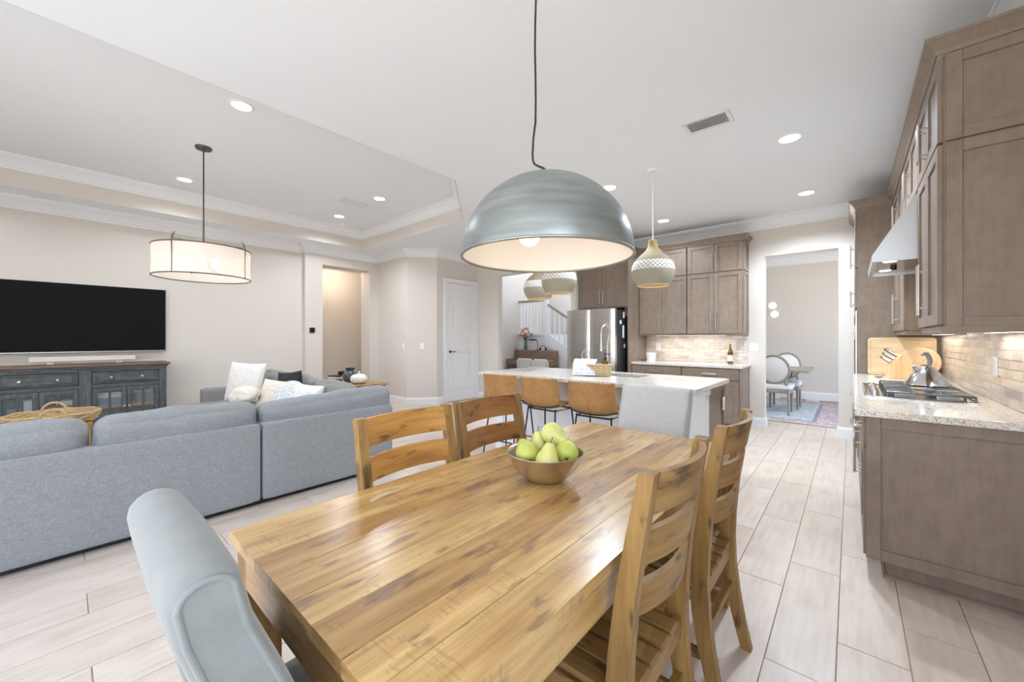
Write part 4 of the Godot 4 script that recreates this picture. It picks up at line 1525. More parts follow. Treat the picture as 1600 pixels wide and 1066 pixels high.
	brick_wall("cooktop_backsplash", "glossy beige subway tile backsplash behind the cooktop", 0, xw, -1.0, -5.625, near + 0.04, 0.914, 1.327, [[-4.525, -3.634, 1.815]])
	var st := wthing("strip_light", "thin light strip under the near upper cabinet", "light", Vector3(0.6, 1.328, -3.25))
	b = mb()
	b.box(Vector3(0.59, 1.3268, -3.55), Vector3(0.612, 1.328, -2.95))
	part(st, "diffuser", b, M["strip_led"])
	area(st, Vector3(0, -0.012, 0), Vector2(0.03, 0.6), 0.13, Color(1, 0.97, 0.93))
	st = wthing("strip_light", "thin light strip under the upper cabinet beyond the hood", "light", Vector3(0.6, 1.328, -5.05))
	b = mb()
	b.box(Vector3(0.59, 1.3268, -5.5), Vector3(0.612, 1.328, -4.6))
	part(st, "diffuser", b, M["strip_led"])
	area(st, Vector3(0, -0.012, 0), Vector2(0.03, 0.9), 0.13, Color(1, 0.97, 0.93))
	plate("wall_outlet", "white outlet on the cooktop wall backsplash", "outlet", 0, xw - 0.009, -1.0, -3.70, 1.125, 0.075, "outlet")
	tall_cabinet()
	cooktop()
	kettle()
	# cutting board leaning on the tall cabinet
	var cb := wthing("cutting_board", "large pale wooden cutting board leaning against the tall cabinet", "cutting board", Vector3(0.38, 0.9141, -5.57))
	b = mb(0)
	var poly := PackedVector2Array()
	for c in [[0.60, 0.36, 0.0], [0.16, 0.36, PI / 2], [0.16, 0.03, PI], [0.60, 0.03, PI * 1.5]]:
		for k in 6:
			var a: float = c[2] + PI / 2 * k / 5
			poly.append(Vector2(c[0] + cos(a) * 0.028, c[1] + sin(a) * 0.028))
	b.xf = Transform3D(Basis(Vector3.RIGHT, -0.08), Vector3(0, 0.914, -5.575))
	b.prism(poly, 0.0, 0.024, 2)
	part(cb, "slab", b, M["board_wood"])
	b = mb()
	b.xf = Transform3D(Basis(Vector3.RIGHT, -0.08), Vector3(0, 0.914, -5.575))
	b.tube([Vector3(0.155, 0.03, 0.0242), Vector3(0.60, 0.03, 0.0242), Vector3(0.60, 0.36, 0.0242), Vector3(0.155, 0.36, 0.0242)], 0.0016, 5, true)
	part(cb, "juice_groove", b, M["oak_side"])
	# round board
	b = mb(0)
	b.xf = Transform3D(Basis(Vector3.RIGHT, PI / 2 - 0.2), Vector3(0.505, 1.065, -5.47))
	b.lathe([Vector2(0, -0.008), Vector2(0.14, -0.008), Vector2(0.146, 0), Vector2(0.14, 0.008), Vector2(0, 0.008)], 40)
	solo("round_board", b, M["board_wood"], "round wooden board leaning behind the knife block", "cutting board")
	# knife block
	var kb := thing("knife_block", "slanted pale wood knife block beside the kettle", "knife block", Vector3(0.345, 0.9141, -5.15), 0.25)
	b = mb(1)
	b.prism(PackedVector2Array([Vector2(-0.09, 0), Vector2(0.09, 0), Vector2(0.11, 0.12), Vector2(0.0, 0.235), Vector2(-0.085, 0.125)]), -0.055, 0.055, 2)
	part(kb, "block", b, M["pale_wood"])
	var slant := Vector3(-0.085, 0.11, 0).normalized()
	var face0 := Vector3(-0.085, 0.125, 0)
	var face1 := Vector3(0.0, 0.235, 0)
	var outd := Vector3(-0.79, 0.61, 0)
	for r in 2:
		for k in 3:
			var p := face0.lerp(face1, 0.25 + 0.27 * k) + Vector3(0, 0, -0.022 + 0.044 * r)
			b = mb()
			b.tube([p, p + outd * 0.05, p + outd * (0.085 + 0.012 * k)], [0.008, 0.0095, 0.009], 8)
			part(kb, "knife_handle", b, M["steel_side"] if r == 0 else M["chrome"])
	# spoon rest with spoon
	var sr := thing("spoon", "steel spoon lying on the counter by the cutting board", "spoon", Vector3(0.20, 0.9142, -5.2), 0.5)
	b = mb()
	b.lathe([Vector2(0, 0.002), Vector2(0.02, 0.004), Vector2(0.03, 0.012), Vector2(0.028, 0.013), Vector2(0.0, 0.006)], 18, Vector3.ZERO, 1.0, 1.4, 1.0)
	part(sr, "bowl", b, M["chrome"])
	b = mb()
	b.tube([Vector3(0.038, 0.011, 0), Vector3(0.1, 0.02, 0), Vector3(0.18, 0.005, 0)], 0.0035, 6)
	part(sr, "handle", b, M["chrome"])

func tall_cabinet() -> void:
	var o := wthing("tall_oven_cabinet", "tall brown oven cabinet beside the dining room opening", "cabinet", Vector3(0.35, 0, -6.1))
	var b := mb()
	b.box(Vector3(0.05, 0.0, -6.62), Vector3(0.67, 2.70, -5.632), 0.001)
	part(o, "body", b, M["cabinet"])
	var fx := 0.05
	for q in [[2.06, 2.69, 2.12, 2.38], [1.62, 2.05, 1.66, 1.85]]:
		for s in [[-5.636, -6.124, -6.09], [-6.128, -6.616, -6.162]]:
			var p := part(o, "door", shaker(0, fx, -1.0, s[0], s[1], q[0], q[1]), M["cabinet"])
			part(p, "handle", pull(0, fx - 0.02, -1.0, s[2], q[2], s[2], q[3]), M["nickel"])
	b = mb()
	b.box(Vector3(fx - 0.018, 0.72, -6.60), Vector3(fx, 1.60, -5.65), 0.004)
	var ov := part(o, "wall_oven", b, M["steel"], "stainless steel wall oven front")
	b = mb()
	b.box(Vector3(fx - 0.021, 0.80, -6.55), Vector3(fx - 0.0175, 1.28, -5.70), 0.001)
	part(ov, "oven_window", b, M["screen"])
	part(ov, "oven_handle", pull(0, fx - 0.018, -1.0, -5.72, 1.36, -6.53, 1.36), M["nickel"])
	b = mb()
	b.box(Vector3(fx - 0.021, 1.45, -6.5), Vector3(fx - 0.0175, 1.56, -5.75), 0.001)
	part(ov, "control_panel", b, M["screen"])
	for q in [[0.11, 0.40], [0.41, 0.70]]:
		b = mb()
		b.box(Vector3(fx - 0.02, q[0], -6.616), Vector3(fx, q[1], -5.636), 0.002)
		var p := part(o, "drawer", b, M["cabinet"])
		part(p, "handle", pull(0, fx - 0.02, -1.0, -5.95, q[1] - 0.08, -6.3, q[1] - 0.08), M["nickel"])

func cooktop() -> void:
	var o := wthing("gas_cooktop", "stainless gas cooktop with black cast iron grates", "cooktop", Vector3(0.315, 0.9141, -3.9))
	var b := mb()
	var x0 := 0.065
	var x1 := 0.565
	var z0 := -4.36
	var z1 := -3.44
	b.box(Vector3(x0, 0.9141, z0), Vector3(x1, 0.921, z1), 0.003)
	part(o, "tray", b, M["chrome"])
	b = mb()
	b.tube([Vector3(x0 + 0.01, 0.922, z0 + 0.01), Vector3(x1 - 0.01, 0.922, z0 + 0.01), Vector3(x1 - 0.01, 0.922, z1 - 0.01), Vector3(x0 + 0.01, 0.922, z1 - 0.01)], 0.006, 8, true)
	part(o, "raised_edge", b, M["chrome"])
	for k in 5:
		b = mb()
		var p := Vector3(x0 + 0.055, 0.921, lerpf(z1 - 0.14, z0 + 0.2, k / 4.0))
		b.lathe([Vector2(0.022, 0), Vector2(0.022, 0.012), Vector2(0.018, 0.03), Vector2(0, 0.031)], 20, p)
		part(o, "knob", b, M["chrome"])
	for g in 3:
		var za := z1 - 0.03 - g * 0.289
		var zb := za - 0.28
		b = mb()
		var xa := x0 + 0.11
		var xb := x1 - 0.02
		var gy := 0.953
		b.tube([Vector3(xa, gy, za), Vector3(xb, gy, za), Vector3(xb, gy, zb), Vector3(xa, gy, zb)], 0.007, 6, true)
		for k in 3:
			var z := lerpf(za, zb, (k + 1) / 4.0)
			b.tube([Vector3(xa, gy, z), Vector3(xa + 0.12, gy + 0.004, z)], 0.006, 6)
			b.tube([Vector3(xb, gy, z), Vector3(xb - 0.12, gy + 0.004, z)], 0.006, 6)
		for x in [xa + 0.13, xb - 0.13]:
			b.tube([Vector3(x, gy + 0.004, za), Vector3(x, gy + 0.004, zb)], 0.006, 6)
		for x in [xa, xb]:
			for z in [za, zb]:
				b.tube([Vector3(x, gy, z), Vector3(x, 0.921, z)], 0.007, 6)
		part(o, "grate", b, M["cast_iron"])
		for x in [xa + 0.09, xb - 0.09]:
			b = mb()
			b.lathe([Vector2(0.05, 0), Vector2(0.048, 0.012), Vector2(0.032, 0.014), Vector2(0.032, 0.022), Vector2(0, 0.023)], 24, Vector3(x, 0.921, (za + zb) / 2))
			part(o, "burner", b, M["grey_plastic"])

func kettle() -> void:
	var o := thing("kettle", "conical stainless steel kettle with grey handle on the cooktop", "kettle", Vector3(0.40, 0.9645, -3.98), 0.6)
	var b := mb()
	b.lathe([Vector2(0, 0.0), Vector2(0.105, 0), Vector2(0.112, 0.006), Vector2(0.108, 0.02), Vector2(0.085, 0.065), Vector2(0.055, 0.105), Vector2(0.03, 0.13), Vector2(0.026, 0.132)], 40)
	part(o, "body", b, M["chrome"])
	b = mb()
	b.lathe([Vector2(0.03, 0.129), Vector2(0.026, 0.14), Vector2(0.012, 0.145), Vector2(0, 0.146)], 24)
	part(o, "lid", b, M["chrome"])
	b = mb()
	b.tube([Vector3(0.015, 0.135, 0), Vector3(0.02, 0.17, 0), Vector3(0.015, 0.2, 0), Vector3(0.0, 0.222, 0), Vector3(-0.018, 0.225, 0), Vector3(-0.03, 0.212, 0)], [0.011, 0.014, 0.015, 0.014, 0.012, 0.009], 10)
	part(o, "handle", b, M["grey_plastic"])
	b = mb()
	b.tube([Vector3(-0.05, 0.095, 0), Vector3(-0.075, 0.125, 0), Vector3(-0.085, 0.14, 0)], [0.016, 0.012, 0.010], 10)
	part(o, "spout", b, M["chrome"])

# ---------------------------------------------------------------- island
func build_island() -> void:
	var x0 := -3.20
	var x1 := -0.868
	var o := wthing("kitchen_island", "white fronted kitchen island with brown end cabinet and corner post", "kitchen island", Vector3(-2.03, 0, -3.6))
	var b := mb()
	b.box(Vector3(-3.08, 0, -3.50), Vector3(-0.99, 0.876, -3.40), 0.002)
	part(o, "seating_wall", b, M["trim_white"], "white painted panel facing the stools")
	b = mb()
	b.box(Vector3(-3.08, 0, -3.415), Vector3(-0.99, 0.12, -3.388), 0.003)
	part(o, "base_trim", b, M["trim_white"])
	for x in [[-0.99, -0.885], [-3.185, -3.08]]:
		b = mb()
		b.box(Vector3(x[0], 0, -3.50), Vector3(x[1], 0.876, -3.385), 0.003)
		var p := part(o, "corner_post", b, M["trim_white"])
		for q in [[0, 0.13], [0.83, 0.876]]:
			b = mb()
			b.box(Vector3(x[0] - 0.01, q[0], -3.50), Vector3(x[1] + 0.01, q[1], -3.372), 0.004)
			part(p, "post_block", b, M["trim_white"])
	b = mb()
	b.box(Vector3(-3.16, 0.10, -4.085), Vector3(-2.28, 0.876, -3.50), 0.001)
	b.box(Vector3(-1.52, 0.10, -4.085), Vector3(-0.912, 0.876, -3.50), 0.001)
	b.box(Vector3(-2.28, 0.10, -4.085), Vector3(-1.52, 0.66, -3.50))
	b.box(Vector3(-2.28, 0.66, -4.085), Vector3(-1.52, 0.876, -4.05))
	b.box(Vector3(-2.28, 0.66, -3.62), Vector3(-1.52, 0.876, -3.50))
	part(o, "cabinet_body", b, M["cabinet"])
	part(o, "end_panel", shaker(0, -0.912, 1.0, -4.085, -3.505, 0.10, 0.876, 0.06, 0.018), M["cabinet"])
	b = mb()
	b.box(Vector3(-3.1, 0, -4.02), Vector3(-0.95, 0.10, -3.50))
	part(o, "toe_kick", b, M["cabinet"])
	for k in 4:
		var a := lerpf(-3.15, -0.92, k / 4.0)
		part(o, "door", shaker(2, -4.085, -1.0, a + 0.004, a + 0.553, 0.115, 0.868), M["cabinet"])
	# granite top around a sink
	b = mb()
	var zf := -3.10
	var zb := -4.13
	var sx0 := -2.25
	var sx1 := -1.55
	var sz0 := -4.02
	var sz1 := -3.66
	b.box(Vector3(x0, 0.876, sz1), Vector3(x1, 0.914, zf), 0.004)
	b.box(Vector3(x0, 0.876, zb), Vector3(x1, 0.914, sz0), 0.004)
	b.box(Vector3(x0, 0.8765, sz0 - 0.004), Vector3(sx0, 0.914, sz1 + 0.004))
	b.box(Vector3(sx1, 0.8765, sz0 - 0.004), Vector3(x1, 0.914, sz1 + 0.004))
	solo("island_countertop", b, M["granite"], "large speckled granite slab on the kitchen island", "countertop")
	b = mb()
	b.box(Vector3(sx0 - 0.01, 0.68, sz0 - 0.01), Vector3(sx1 + 0.01, 0.69, sz1 + 0.01))
	for q in [[sx0 - 0.01, sx0, sz0, sz1], [sx1, sx1 + 0.01, sz0, sz1], [sx0 - 0.01, sx1 + 0.01, sz0 - 0.01, sz0], [sx0 - 0.01, sx1 + 0.01, sz1, sz1 + 0.01]]:
		b.box(Vector3(q[0], 0.68, q[2]), Vector3(q[1], 0.8755, q[3]))
	solo("sink", b, M["steel"], "undermount steel sink in the island countertop", "sink")
	plate("island_outlet", "white outlet on the brown end of the island", "outlet", 0, -0.894, 1.0, -4.01, 0.69, 0.075, "outlet")
	# tall spring faucet
	var f := thing("faucet", "tall arched spring faucet on the island sink", "faucet", Vector3(-2.09, 0.9141, -4.06))
	b = mb()
	b.lathe([Vector2(0.028, 0), Vector2(0.028, 0.008), Vector2(0.018, 0.014), Vector2(0.018, 0.12), Vector2(0.012, 0.13), Vector2(0.012, 0.30), Vector2(0, 0.30)], 20)
	part(f, "stem", b, M["nickel"])
	b = mb()
	var pts := []
	for k in 17:
		var a := PI - PI * k / 16.0
		pts.append(Vector3(0.03, 0.43 + 0.1 * sin(a), 0.10 + 0.10 * cos(a)))
	pts.insert(0, Vector3(0.0, 0.29, 0))
	pts.insert(1, Vector3(0.01, 0.36, 0))
	pts.append(Vector3(0.03, 0.36, 0.2))
	b.tube(pts, 0.011, 8)
	part(f, "spring_hose", b, M["nickel"])
	b = mb()
	b.tube([Vector3(0.03, 0.37, 0.2), Vector3(0.03, 0.30, 0.2), Vector3(0.03, 0.24, 0.2)], [0.012, 0.015, 0.017], 10)
	part(f, "spray_head", b, M["nickel"])
	b = mb()
	b.tube([Vector3(0, 0.27, 0), Vector3(0.015, 0.27, 0.1), Vector3(0.03, 0.27, 0.185)], 0.006, 6)
	part(f, "holder_arm", b, M["nickel"])
	b = mb()
	b.tube([Vector3(0.018, 0.08, 0), Vector3(0.06, 0.1, 0)], 0.006, 6)
	part(f, "lever", b, M["nickel"])
	var f2 := thing("filter_faucet", "slim filtered water faucet left of the tall spring faucet", "faucet", Vector3(-2.42, 0.9141, -4.06))
	b = mb()
	b.lathe([Vector2(0.02, 0), Vector2(0.02, 0.02), Vector2(0.01, 0.03), Vector2(0.008, 0.03)], 16)
	part(f2, "base", b, M["nickel"])
	b = mb()
	pts = [Vector3(0, 0.02, 0), Vector3(0, 0.18, 0)]
	for k in 9:
		var a := PI - PI * k / 8.0
		pts.append(Vector3(0.05 + 0.05 * cos(a), 0.19 + 0.05 * sin(a), 0))
	pts.append(Vector3(0.1, 0.16, 0))
	b.tube(pts, 0.0055, 8)
	part(f2, "spout", b, M["nickel"])
	# caddy basket with towel and soap
	var bk := thing("caddy_basket", "small wicker caddy on the island under the towel", "basket", Vector3(-1.94, 0.9141, -3.57), 0.35)
	for k in 6:
		b = mb()
		var ring := []
		for j in 28:
			var a := TAU * j / 28
			var wob := 0.004 * sin(a * 9 + k * 2.1)
			ring.append(Vector3(cos(a) * (0.115 + wob + 0.003 * k), 0.012 + k * 0.02, sin(a) * (0.075 + wob)))
		b.tube(ring, 0.011, 6, true)
		part(bk, "woven_strand", b, M["wicker"])
	b = mb()
	b.lathe([Vector2(0, 0.003), Vector2(0.11, 0.003), Vector2(0.11, 0.01), Vector2(0, 0.01)], 24, Vector3.ZERO, 1.0, 1.0, 0.65)
	part(bk, "bottom", b, M["wicker"])
	towel()
	var so := thing("soap_bottle", "clear soap bottle with black pump in the wicker caddy", "bottle", Vector3(-1.875, 0.925, -3.59))
	b = mb()
	b.lathe([Vector2(0, 0), Vector2(0.03, 0), Vector2(0.032, 0.005), Vector2(0.032, 0.13), Vector2(0.014, 0.15), Vector2(0.014, 0.16), Vector2(0, 0.16)], 20)
	part(so, "body", b, M["amber_bottle"])
	b = mb()
	b.lathe([Vector2(0.018, 0.155), Vector2(0.018, 0.178), Vector2(0.006, 0.18), Vector2(0.006, 0.205), Vector2(0.014, 0.207), Vector2(0.014, 0.218), Vector2(0, 0.219)], 16)
	b.tube([Vector3(0, 0.213, 0), Vector3(0.045, 0.213, 0), Vector3(0.05, 0.205, 0)], 0.005, 6)
	part(so, "pump", b, M["black_plastic"])
	var jr := thing("sponge_holder", "small brown wicker cup left of the towel on the island", "holder", Vector3(-2.3, 0.9141, -3.72))
	for k in 5:
		b = mb()
		var ring := []
		for j in 18:
			var a := TAU * j / 18
			ring.append(Vector3(cos(a) * 0.036, 0.009 + k * 0.017, sin(a) * 0.036))
		b.tube(ring, 0.0095, 6, true)
		part(jr, "woven_strand", b, M["wicker"])
	for s in 3:
		stool(Vector3([-2.71, -2.20, -1.66][s], 0, -3.08), [0.06, -0.03, 0.05][s], ["tan leather counter stool at the island, partly behind a wooden chair back", "middle of the three tan leather counter stools", "tan leather counter stool nearest the linen head chair"][s])

func towel() -> void:
	var b := mb()
	var fn := FastNoiseLite.new()
	fn.seed = 5
	fn.frequency = 5.0
	var p := []
	var nu := 26
	var nv := 22
	for i in nu + 1:
		var row := []
		for j in nv + 1:
			var u := i / float(nu)
			var v := j / float(nv)
			# arch over the caddy's left half: along v from the front hem over the top to the back hem
			var a := (v - 0.5) * 2.0
			var h := 0.162 * (1.0 - pow(absf(a), 2.4))
			var z := -0.125 * a * (1.0 - 0.15 * (1 - absf(a)))
			var x := -0.15 + u * 0.23
			var w := fn.get_noise_2d(u * 3.0, v * 2.0)
			row.append(Vector3(x + 0.01 * fn.get_noise_2d(v * 3, 7), 0.008 + h * (0.93 + 0.14 * w) + 0.004, -z * (1.0 + 0.10 * w)))
		p.append(row)
	b.surf(p, false, false, 1.0, 1.0, Vector3(0, -1, 0))
	var q := []
	for r in p:
		var row := []
		for s in r:
			row.append(s * Vector3(0.985, 0.95, 0.94))
		q.append(row)
	b.surf(q, false, false, 1.0, 1.0, Vector3(0, 3, 0))
	solo("dish_towel", b, M["striped_towel"], "white dish towel with pale blue stripes draped over the caddy", "towel", "", Vector3(-2.04, 0.9142, -3.56), 0.35)

var stool_proto: Node3D
func stool(at: Vector3, turn: float, label: String) -> void:
	if stool_proto:
		copy_of(stool_proto, at, turn, label)
		return
	var o := thing("counter_stool", label, "stool", at, turn, "tan leather counter stools at the island")
	stool_proto = o
	# bucket: v runs from the seat's front edge back and up to the top of the back
	var path := [Vector2(-0.21, 0.655), Vector2(-0.20, 0.672), Vector2(-0.15, 0.672), Vector2(-0.05, 0.663), Vector2(0.05, 0.658), Vector2(0.12, 0.664), Vector2(0.165, 0.69), Vector2(0.19, 0.73), Vector2(0.205, 0.78), Vector2(0.216, 0.83), Vector2(0.226, 0.88), Vector2(0.235, 0.925), Vector2(0.238, 0.932)]
	var shell := func(thick: float) -> Array:
		var g := []
		for i in 21:
			var u := -1.0 + 2.0 * i / 20
			var row := []
			for k in path.size():
				var pv: Vector2 = path[k]
				var t := k / float(path.size() - 1)
				var back := clampf((t - 0.4) / 0.25, 0.0, 1.0)
				var w := lerpf(0.225, 0.205, clampf((t - 0.45) * 2.0, 0, 1))
				w *= 1.0 - 0.10 * clampf(1.0 - t * 6.0, 0, 1)
				var edge := pow(absf(u), 2.6)
				var y := pv.y + edge * 0.055 * (1.0 - back) * clampf(t * 5.0, 0.2, 1.0)
				var z := pv.x - edge * 0.075 * back
				if t > 0.95:
					y -= edge * 0.012
				var nrm := Vector3(0, 1.0 - back, -back).normalized()
				row.append(Vector3(u * w, y, z) - nrm * thick)
			g.append(row)
		return g
	var inn: Array = shell.call(0.0)
	var out: Array = shell.call(0.026)
	var b := mb()
	b.surf(inn, false, false, 1, 1, Vector3(0, -2, 3))
	b.surf(out, false, false, 1, 1, Vector3(0, 2, -3))
	var last: int = path.size() - 1
	for i in 20:
		b.quad(inn[i][last], inn[i + 1][last], out[i + 1][last], out[i][last], Vector3.UP)
		b.quad(inn[i][0], inn[i + 1][0], out[i + 1][0], out[i][0], Vector3.FORWARD)
	for k in last:
		b.quad(inn[0][k], inn[0][k + 1], out[0][k + 1], out[0][k], Vector3.LEFT)
		b.quad(inn[20][k], inn[20][k + 1], out[20][k + 1], out[20][k], Vector3.RIGHT)
	part(o, "bucket_seat", b, M["tan_leather"])
	b = mb()
	var seam := []
	for k in range(5, path.size()):
		seam.append(out[10][k] + Vector3(0, 0, 0.001))
	b.tube(seam, 0.0022, 5)
	part(o, "back_seam", b, M["tan_leather"])
	b = mb()
	var rim := []
	for i in range(0, 21, 2):
		rim.append(out[i][6] + Vector3(0, -0.012, 0))
	b.tube(rim, 0.006, 6)
	part(o, "shell_rail", b, M["black_metal"])
	b = mb()
	b.tube([Vector3(-0.16, 0.625, -0.14), Vector3(0.16, 0.625, -0.14), Vector3(0.16, 0.625, 0.12), Vector3(-0.16, 0.625, 0.12)], 0.008, 6, true)
	part(o, "seat_frame", b, M["black_metal"])
	for sx in [-1.0, 1.0]:
		for sz in [-1.0, 1.0]:
			b = mb()
			var zt := 0.12 if sz > 0 else -0.14
			b.tube([Vector3(sx * 0.16, 0.64, zt), Vector3(sx * 0.205, 0.0, sz * 0.20)], 0.0075, 8)
			part(o, "leg", b, M["black_metal"])
	b = mb()
	b.tube([Vector3(-0.187, 0.25, -0.177), Vector3(0.187, 0.25, -0.177), Vector3(0.187, 0.25, 0.168), Vector3(-0.187, 0.25, 0.168)], 0.0065, 6, true)
	part(o, "footrest", b, M["black_metal"])

# ---------------------------------------------------------------- dining set
func build_dining() -> void:
	var x0 := -1.297
	var x1 := -0.433
	var z0 := -2.185
	var z1 := -0.303
	var ty := 0.765
	var o := wthing("dining_table", "long amber plank dining table with square legs", "dining table", Vector3((x0 + x1) / 2, 0, (z0 + z1) / 2))
	# eight full length planks of uneven width; neighbours differ in figure
	var widths := [0.092, 0.118, 0.104, 0.126, 0.098, 0.120, 0.094, 0.112]
	var kinds := ["table_wood_pale", "table_wood", "table_wood_brown", "table_wood", "table_wood_pale", "table_wood_brown", "table_wood_pale", "table_wood"]
	var a := x0
	for k in 8:
		var b := mb(2)
		b.off = Vector2(0.3 * k + 0.2, 0.171 * k * 3.0)
		b.box(Vector3(a, ty - 0.03, z0), Vector3(a + widths[k] - 0.0004, ty, z1), 0.0012)
		part(o, "plank", b, M[kinds[k]])
		a += widths[k]
	var in_ := 0.012
	for r in [["x", z1 - in_ - 0.024, z1 - in_], ["x", z0 + in_, z0 + in_ + 0.024]]:
		var b := mb(0)
		b.box(Vector3(x0 + in_ + 0.085, ty - 0.125, r[1]), Vector3(x1 - in_ - 0.085, ty - 0.03, r[2]), 0.002)
		part(o, "apron", b, M["table_wood_brown"])
	for r in [[x0 + in_, x0 + in_ + 0.024], [x1 - in_ - 0.024, x1 - in_]]:
		var b := mb(2)
		b.box(Vector3(r[0], ty - 0.125, z0 + in_ + 0.085), Vector3(r[1], ty - 0.03, z1 - in_ - 0.085), 0.002)
		part(o, "apron", b, M["table_wood"])
	for x in [x0 + 0.014, x1 - 0.014 - 0.085]:
		for z in [z0 + 0.014, z1 - 0.014 - 0.085]:
			var b := mb(1)
			b.box(Vector3(x, 0, z), Vector3(x + 0.085, ty - 0.03, z + 0.085), 0.004)
			part(o, "leg", b, M["chair_wood_shaded"])
	# wooden ladder-back chairs
	var g := "wooden ladder-back dining chairs"
	var c := ladder_chair("chair_wood_shaded", Vector3(-0.555, 0, -1.065), PI / 2, "ladder-back wooden chair nearest the camera on the kitchen side", g)
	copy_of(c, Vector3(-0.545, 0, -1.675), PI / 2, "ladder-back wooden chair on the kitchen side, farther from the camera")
	ladder_chair("chair_wood_amber_lit", Vector3(-1.16, 0, -0.925), -PI / 2, "amber ladder-back wooden chair on the sofa side, nearer the camera", g)
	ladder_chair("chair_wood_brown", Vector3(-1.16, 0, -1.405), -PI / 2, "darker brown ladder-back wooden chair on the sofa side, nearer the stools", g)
	parsons_chair("grey_velvet", "piping_daylit", Vector3(-0.862, 0, -0.42), 0.0, "pale grey upholstered head chair closest to the camera", true)
	parsons_chair("linen", "piping_daylit", Vector3(-0.94, 0, -2.185), PI, "light linen upholstered head chair at the island end", false, 0.207)
	# fruit bowl
	var fb := thing("fruit_bowl", "brushed steel bowl holding pears on the dining table", "bowl", Vector3(-0.872, ty + 0.0003, -1.195))
	var b := mb()
	b.lathe([Vector2(0, 0.0), Vector2(0.055, 0.0), Vector2(0.068, 0.006), Vector2(0.098, 0.028), Vector2(0.125, 0.062), Vector2(0.14, 0.095), Vector2(0.145, 0.108), Vector2(0.1435, 0.110), Vector2(0.1405, 0.108), Vector2(0.135, 0.094), Vector2(0.120, 0.063), Vector2(0.094, 0.032), Vector2(0.06, 0.010), Vector2(0, 0.008)], 56)
	part(fb, "basin", b, M["bowl_steel"])
	var rt := Vector3(0.755, 0, -0.656)
	var fw := Vector3(-0.656, 0, -0.755)
	var base := Vector3(-0.872, ty, -1.195)
	# right offset, forward offset, height of the belly centre, axis (right, up, forward), scale, label
	var pears := [
		[-0.070, -0.020, 0.105, Vector3(-0.25, 0.45, 0.8), 1.0, "pear_green", "green pear lying at the left of the bowl, base towards camera"],
		[-0.022, 0.052, 0.105, Vector3(-0.05, 1.0, 0.05), 0.95, "pear_skin", "upright yellow-green pear at the back with stem up"],
		[0.030, 0.022, 0.168, Vector3(0.75, -0.35, -0.5), 0.98, "pear_skin", "pear lying on top of the pile, stem to the right"],
		[0.000, -0.080, 0.094, Vector3(0.18, 0.95, 0.1), 0.98, "pear_skin", "pear leaning at the front of the bowl, neck up"],
		[0.078, -0.024, 0.110, Vector3(0.15, 0.35, 0.9), 1.02, "pear_green", "green pear at the right of the bowl, base towards camera"],
		[0.086, 0.066, 0.116, Vector3(-0.3, 0.4, 0.7), 0.82, "pear_skin", "pear at the far right edge of the bowl, mostly hidden"],
	]
	for p in pears:
		pear(base + rt * p[0] + fw * p[1] + Vector3.UP * p[2], (rt * p[3].x + Vector3.UP * p[3].y + fw * p[3].z).normalized(), p[4], p[5], p[6])
	b = mb()
	var ap := []
	for k in 15:
		var an := PI * k / 14
		ap.append(Vector2(0.032 * sin(an) * (1.0 + 0.1 * cos(an)), -0.028 * cos(an)))
	b.lathe(ap, 24)
	solo("apple", b, M["apple_red"], "small red apple tucked between the pears", "apple", "", base + rt * -0.035 + fw * -0.055 + Vector3.UP * 0.058)

func pear(at: Vector3, axis: Vector3, s: float, m: String, label: String) -> void:
	var o := thing("pear", label, "pear", at, 0.0, "pears in the steel bowl")
	var side := axis.cross(Vector3(0.3, 0.2, 0.9)).normalized()
	o.basis = Basis(side, axis, side.cross(axis)).scaled(Vector3.ONE * s)
	o.position = at
	var prof := [Vector2(0, -0.036), Vector2(0.008, -0.040), Vector2(0.022, -0.039), Vector2(0.036, -0.027), Vector2(0.0425, -0.006), Vector2(0.040, 0.014), Vector2(0.031, 0.032), Vector2(0.023, 0.048), Vector2(0.0175, 0.060), Vector2(0.010, 0.067), Vector2(0.003, 0.066), Vector2(0, 0.063)]
	var fine := []
	for k in prof.size() - 1:
		for j in 3:
			var p0: Vector2 = prof[maxi(k - 1, 0)]
			fine.append(prof[k].cubic_interpolate(prof[k + 1], p0, prof[mini(k + 2, prof.size() - 1)], j / 3.0))
	fine.append(prof[-1])
	var b := mb()
	b.lathe(fine, 28)
	part(o, "flesh", b, M[m])
	b = mb()
	b.tube([Vector3(0, 0.062, 0), Vector3(0.002, 0.075, 0.001), Vector3(0.007, 0.088, 0.003)], [0.0022, 0.0016, 0.0022], 6)
	part(o, "stem", b, M["stem"])
	b = mb()
	b.lathe([Vector2(0.007, -0.0405), Vector2(0.004, -0.0385), Vector2(0.0, -0.0378)], 10)
	part(o, "calyx", b, M["stem"])

